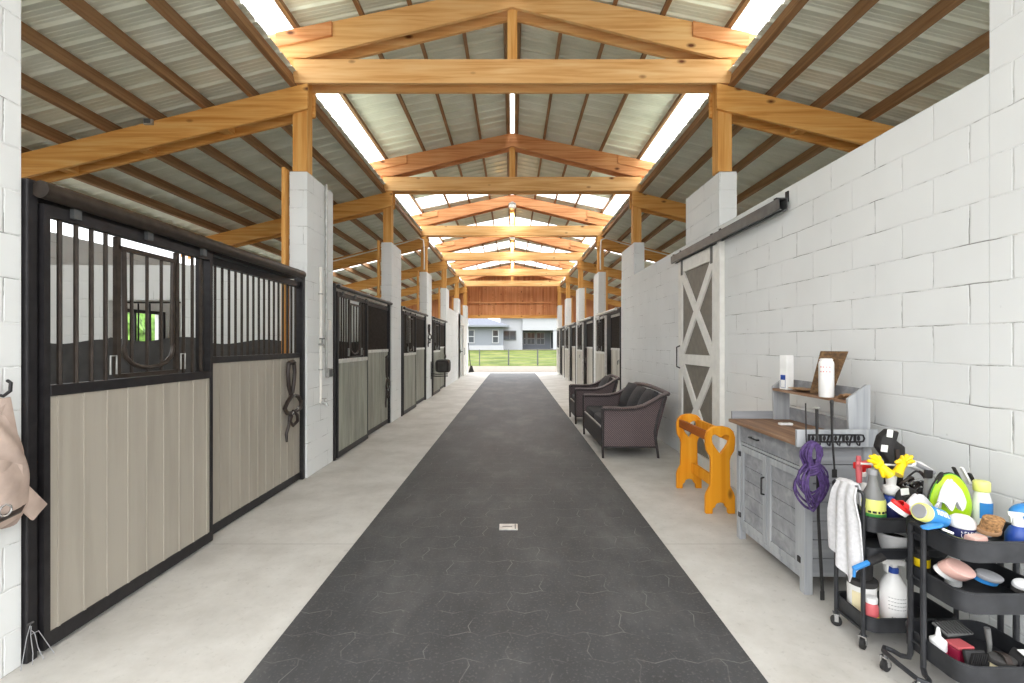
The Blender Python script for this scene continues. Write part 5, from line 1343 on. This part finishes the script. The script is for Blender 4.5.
# saddle pad on a rack beyond the third pillar
D = 13.12
sr = thing('saddle_rack', 'black folding wall rack under the dark saddle pad', 'rack', (XL+0.2, D+0.2, 0.6))
MB().box(XL+0.001, XL+0.015, D-0.10, D-0.04, 0.5, 1.0).build('wall_plate', 'black', sr)
for z in (0.60, 0.66): MB().tube([(XL+0.01, D-0.07, z), (XL+0.15, D-0.03, z-0.02), (XL+0.45, D+0.12, z-0.02)], 0.014, 8).build('arm', 'black', sr, True)
sp2 = thing('saddle_pad', 'large dark rolled saddle pad sticking out into the aisle on its rack', 'saddle pad', (XL+0.32, D+0.2, 0.68))
def padf(u, v):
    a = u*2*math.pi; c_, s_ = math.cos(a), math.sin(a)
    q = (abs(c_)**5+abs(s_)**5)**(-0.2)
    k = 1-0.12*(2*v-1)**4
    return Vector((XL+0.30+0.205*q*c_*k, D+0.05+0.42*v, 0.86+0.185*q*s_*k+0.01*math.sin(9*v)))
m = MB().surf(padf, 40, 10)
for v in (0, 1):
    cc = Vector((XL+0.30, D+0.05+0.42*v, 0.86)); m.surf(lambda u, t, v=v: padf(u, v)+(cc-padf(u, v))*t*0.999, 40, 4)
m.build('pad', 'clutter_black', sp2, True)
MB().tube([padf(k/40, 0.02)+Vector((0, -0.006, 0)) for k in range(40)], 0.012, 6, closed=True).build('binding', 'kick', sp2, True)
MB().surf(lambda u, v: Vector((XL+0.18+0.25*u, D+0.042, 0.73+0.26*v)), 2, 2, 0.006).build('patch', 'kick', sp2)
# broom leaning at the far end
brm = thing('broom', 'dark broom leaning on the last pillar at the far opening', 'broom', (XL+0.25, 24.2, 0))
MB().tube([(XL+0.02, 23.9, 1.55), (XL+0.13, 23.95, 0.35)], 0.022, 8).build('handle', 'clutter_black', brm, True)
MB().prism([(-0.05, 0.34), (0.05, 0.36), (0.16, 0.03), (-0.14, 0.0)], 0.06, ((XL+0.15, 24.0, 0.002), (0.9, 0.43, 0), (0, 0, 1)), bev=0.006).build('head', 'clutter_black', brm, True)
# small latches on the whitish fronts
for lab, x, y in (('metal latch on the first whitish stall front behind the armchair', E2[5], 10.25), ('metal latch on the second whitish stall front', E3[4], 15.2)):
    e = thing('door_latch', lab, 'latch', (x-0.03, y, 1.1), 'stall latches')
    MB().box(x-0.014, x-0.007, y-0.05, y+0.05, 1.06, 1.16, 0.002).build('plate', 'galv', e)
    MB().tube([(x-0.02, y-0.06, 1.13), (x-0.03, y, 1.13), (x-0.03, y+0.03, 1.06), (x-0.02, y+0.05, 1.04)], 0.008, 8).build('bolt', 'track', e, True)
lc = thing('door_catch', 'black latch block beside the far dark doorway', 'latch', (XL+0.06, 20.28, 1.15))
MB().box(XL+0.001, XL+0.03, 20.2, 20.33, 1.08, 1.24, 0.004).build('plate', 'black', lc)
MB().tube([(XL+0.03, 20.26, 1.16), (XL+0.10, 20.26, 1.16), (XL+0.11, 20.3, 1.16)], 0.02, 8).build('knob', 'black', lc, True)

# ------------------------------------------------------------------ beyond the far opening
def hz(x, y, d): return at(x, y, d)
HD = 50.0
hs = thing('house', 'pale grey and white house with a porch beyond the lawn', 'house', (0, HD, 0.6))
def px(x, d=HD): return (x-VX)/F*d
GZ = 0.55
# left wing with hipped roof
xa, xb = -14.0, px(503)
MB().box(xa, xb, HD, HD+8, GZ, 3.42).build('wing_wall', 'housegrey', hs)
MB().box(xa-0.03, xb+0.03, HD-0.05, HD+8, GZ, 1.30).build('plinth', 'housewhite', hs)
m = MB(); b = m.bm
e0 = [(-14.6, HD-0.7, 3.45), (px(509), HD-0.7, 3.45), (px(509), HD+8.6, 3.45), (-14.6, HD+8.6, 3.45)]
vs = [b.verts.new(p) for p in e0]+[b.verts.new(p) for p in ((-10, HD+4, 5.0), (-4.6, HD+4, 5.0))]
for f in ((0, 1, 5, 4), (1, 2, 5), (2, 3, 4, 5), (3, 0, 4)): b.faces.new([vs[i] for i in f])
b.faces.new([vs[i] for i in (3, 2, 1, 0)])
rf = m.build('roof', 'shingle', hs)
MB().box(-14.65, px(509)+0.05, HD-0.76, HD-0.70, 3.30, 3.50).build('fascia', 'housegrey', rf)
def window(x0, x1, z0, z1, y, nm='window', rows=2, cols=1, fm='housewhite'):
    f = MB(); t = 0.09
    f.box(x0-t, x0, y-0.08, y, z0-t, z1+t).box(x1, x1+t, y-0.08, y, z0-t, z1+t).box(x0, x1, y-0.08, y, z0-t, z0).box(x0, x1, y-0.08, y, z1, z1+t)
    for k in range(1, rows): f.box(x0, x1, y-0.07, y-0.005, z0+(z1-z0)*k/rows-0.05, z0+(z1-z0)*k/rows+0.05)
    for k in range(1, cols): f.box(x0+(x1-x0)*k/cols-0.03, x0+(x1-x0)*k/cols+0.03, y-0.07, y-0.005, z0, z1)
    o = f.build(nm, fm, hs)
    MB().box(x0, x1, y-0.05, y-0.03, z0, z1).build('pane', 'glass', o)
for a, c in ((468.8, 473.8), (493, 498)): window(px(a), px(c), 1.62, 2.92, HD)
# main block
D2 = HD+3
MB().box(px(500, D2), px(522.5, D2), D2, D2+8, GZ, 4.55).build('main_wall', 'housewhite', hs)
window(px(504, D2), px(515.5, D2), 1.98, 2.90, D2, rows=1, cols=2, fm='track')
MB().box(px(522.5, D2), 12.0, D2+3.0, D2+3.3, GZ, 4.55).build('porch_wall', 'housegrey', hs)
MB().box(px(522.5, D2), 12.0, D2-0.3, D2+0.1, 3.02, 4.55).build('porch_beam', 'housewhite', hs)
MB().box(px(522.5, D2), 12.0, D2+0.1, D2+3.0, 3.35, 3.45).build('porch_ceiling', 'housewhite', hs)
MB().box(px(553, D2), px(558, D2), D2-0.25, D2+0.05, GZ, 3.02).build('porch_column', 'housewhite', hs)
MB().box(px(522.5, D2), 12.0, D2-0.3, D2+3.0, 0.6, 0.85).build('porch_floor', 'gravel', hs)
m = MB(); b = m.bm
vs = [b.verts.new(p) for p in ((px(499, D2), D2-0.6, 4.5), (12.5, D2-0.6, 4.5), (12.5, D2+9, 6.4), (px(499, D2), D2+9, 6.4))]; b.faces.new(vs)
m.build('roof', 'shingle', hs)
for a, c in ((524, 525.5), (527.5, 534.5), (537, 544)): window(px(a, D2+3), px(c, D2+3), 1.45, 2.78, D2+2.98, rows=2, cols=2 if c-a > 3 else 1)
window(px(551, D2+3), px(553.5, D2+3), 0.95, 2.85, D2+2.98, 'porch_door', rows=1)
# wire fence on the lawn
fn = thing('wire_fence', 'thin dark wire fence with posts across the lawn', 'fence', (0, 32.6, -0.05))
DF = 32.6; GF = gz(DF)
for k in range(-9, 10):
    x = px(508.6, DF)+k*2.05
    MB().tube([(x, DF, GF-0.05), (x, DF, GF+1.12)], 0.035 if k not in (0, 1) else 0.05, 8).build('post', 'track', fn)
MB().tube([(-18, DF, GF+1.08), (18, DF, GF+1.08)], 0.016, 6).build('top_rail', 'track', fn)
m = MB()
for z in (0.15, 0.35, 0.55, 0.75, 0.92): m.tube([(-18, DF, GF+z), (18, DF, GF+z)], 0.006, 4)
m.build('wires', 'track', fn)
# trees seen through the stall windows
random.seed(21)
def tree(x, y, h, r, label):
    t = thing('tree', label, 'tree', (x, y, -0.06), 'trees outside the stall windows')
    MB().tube([(x, y, -0.06), (x+0.1, y, h*0.3), (x-0.05, y+0.1, h*0.6)], [0.22, 0.17, 0.1], 10).build('trunk', 'bark', t, True)
    m = MB()
    for k in range(9):
        a = k*2.4; q = random.uniform(0.2, 0.75)*r
        m.ell((x+q*math.cos(a), y+q*math.sin(a), h*0.55+random.uniform(-0.25, 0.35)*h), (r*0.55, r*0.55, r*0.5), None, 14, 0.12)
    m.build('crown', 'leaf', t)
for k, (x, y, h, r) in enumerate(((-15, 16.5, 3.4, 2.2), (-19, 22, 4.2, 2.8), (-14.5, 10, 3.0, 1.8), (15, 22, 3.4, 2.2))):
    tree(x, y, h, r, ['leafy green tree outside the barred opening behind the first stall', 'taller leafy tree further out past the left stalls', 'smaller leafy tree nearest the left stall windows', 'leafy tree outside the stalls on the sofa side'][k])
# ------------------------------------------------------------------ camera, light
cam = bpy.data.cameras.new('camera'); co = bpy.data.objects.new('camera', cam); COL.objects.link(co)
co.location = (0, 0, H); co.rotation_euler = (math.pi/2, 0, 0)
cam.lens = F/1024*36; cam.sensor_width = 36; cam.clip_start = 0.02; cam.clip_end = 300
cam.shift_x = -(VX-512)/1024; cam.shift_y = (VY-341.5)/1024
SC.camera = co
w = bpy.data.worlds.new('world'); SC.world = w; w.use_nodes = True
nt = w.node_tree; bg = nt.nodes['Background']
tc = N(nt, 'ShaderNodeTexCoord'); sp = N(nt, 'ShaderNodeSeparateXYZ'); nt.links.new(tc.outputs['Generated'], sp.inputs[0])
r = ramp(nt, sp.outputs[2], [(0.0, (0.42, 0.43, 0.45, 1)), (0.35, (0.8, 0.82, 0.85, 1)), (0.9, (1.3, 1.31, 1.33, 1))])
nt.links.new(r.outputs[0], bg.inputs[0]); bg.inputs[1].default_value = WORLD
SC.view_settings.view_transform = 'Standard'; SC.view_settings.look = 'None'
SC.view_settings.gamma = 1; SC.view_settings.exposure = EXPO; SC.view_settings.use_curve_mapping = False
SC.cycles.max_bounces = 10; SC.cycles.diffuse_bounces = 7; SC.cycles.transmission_bounces = 6; SC.cycles.transparent_max_bounces = 8
SC.cycles.sample_clamp_indirect = 8.0
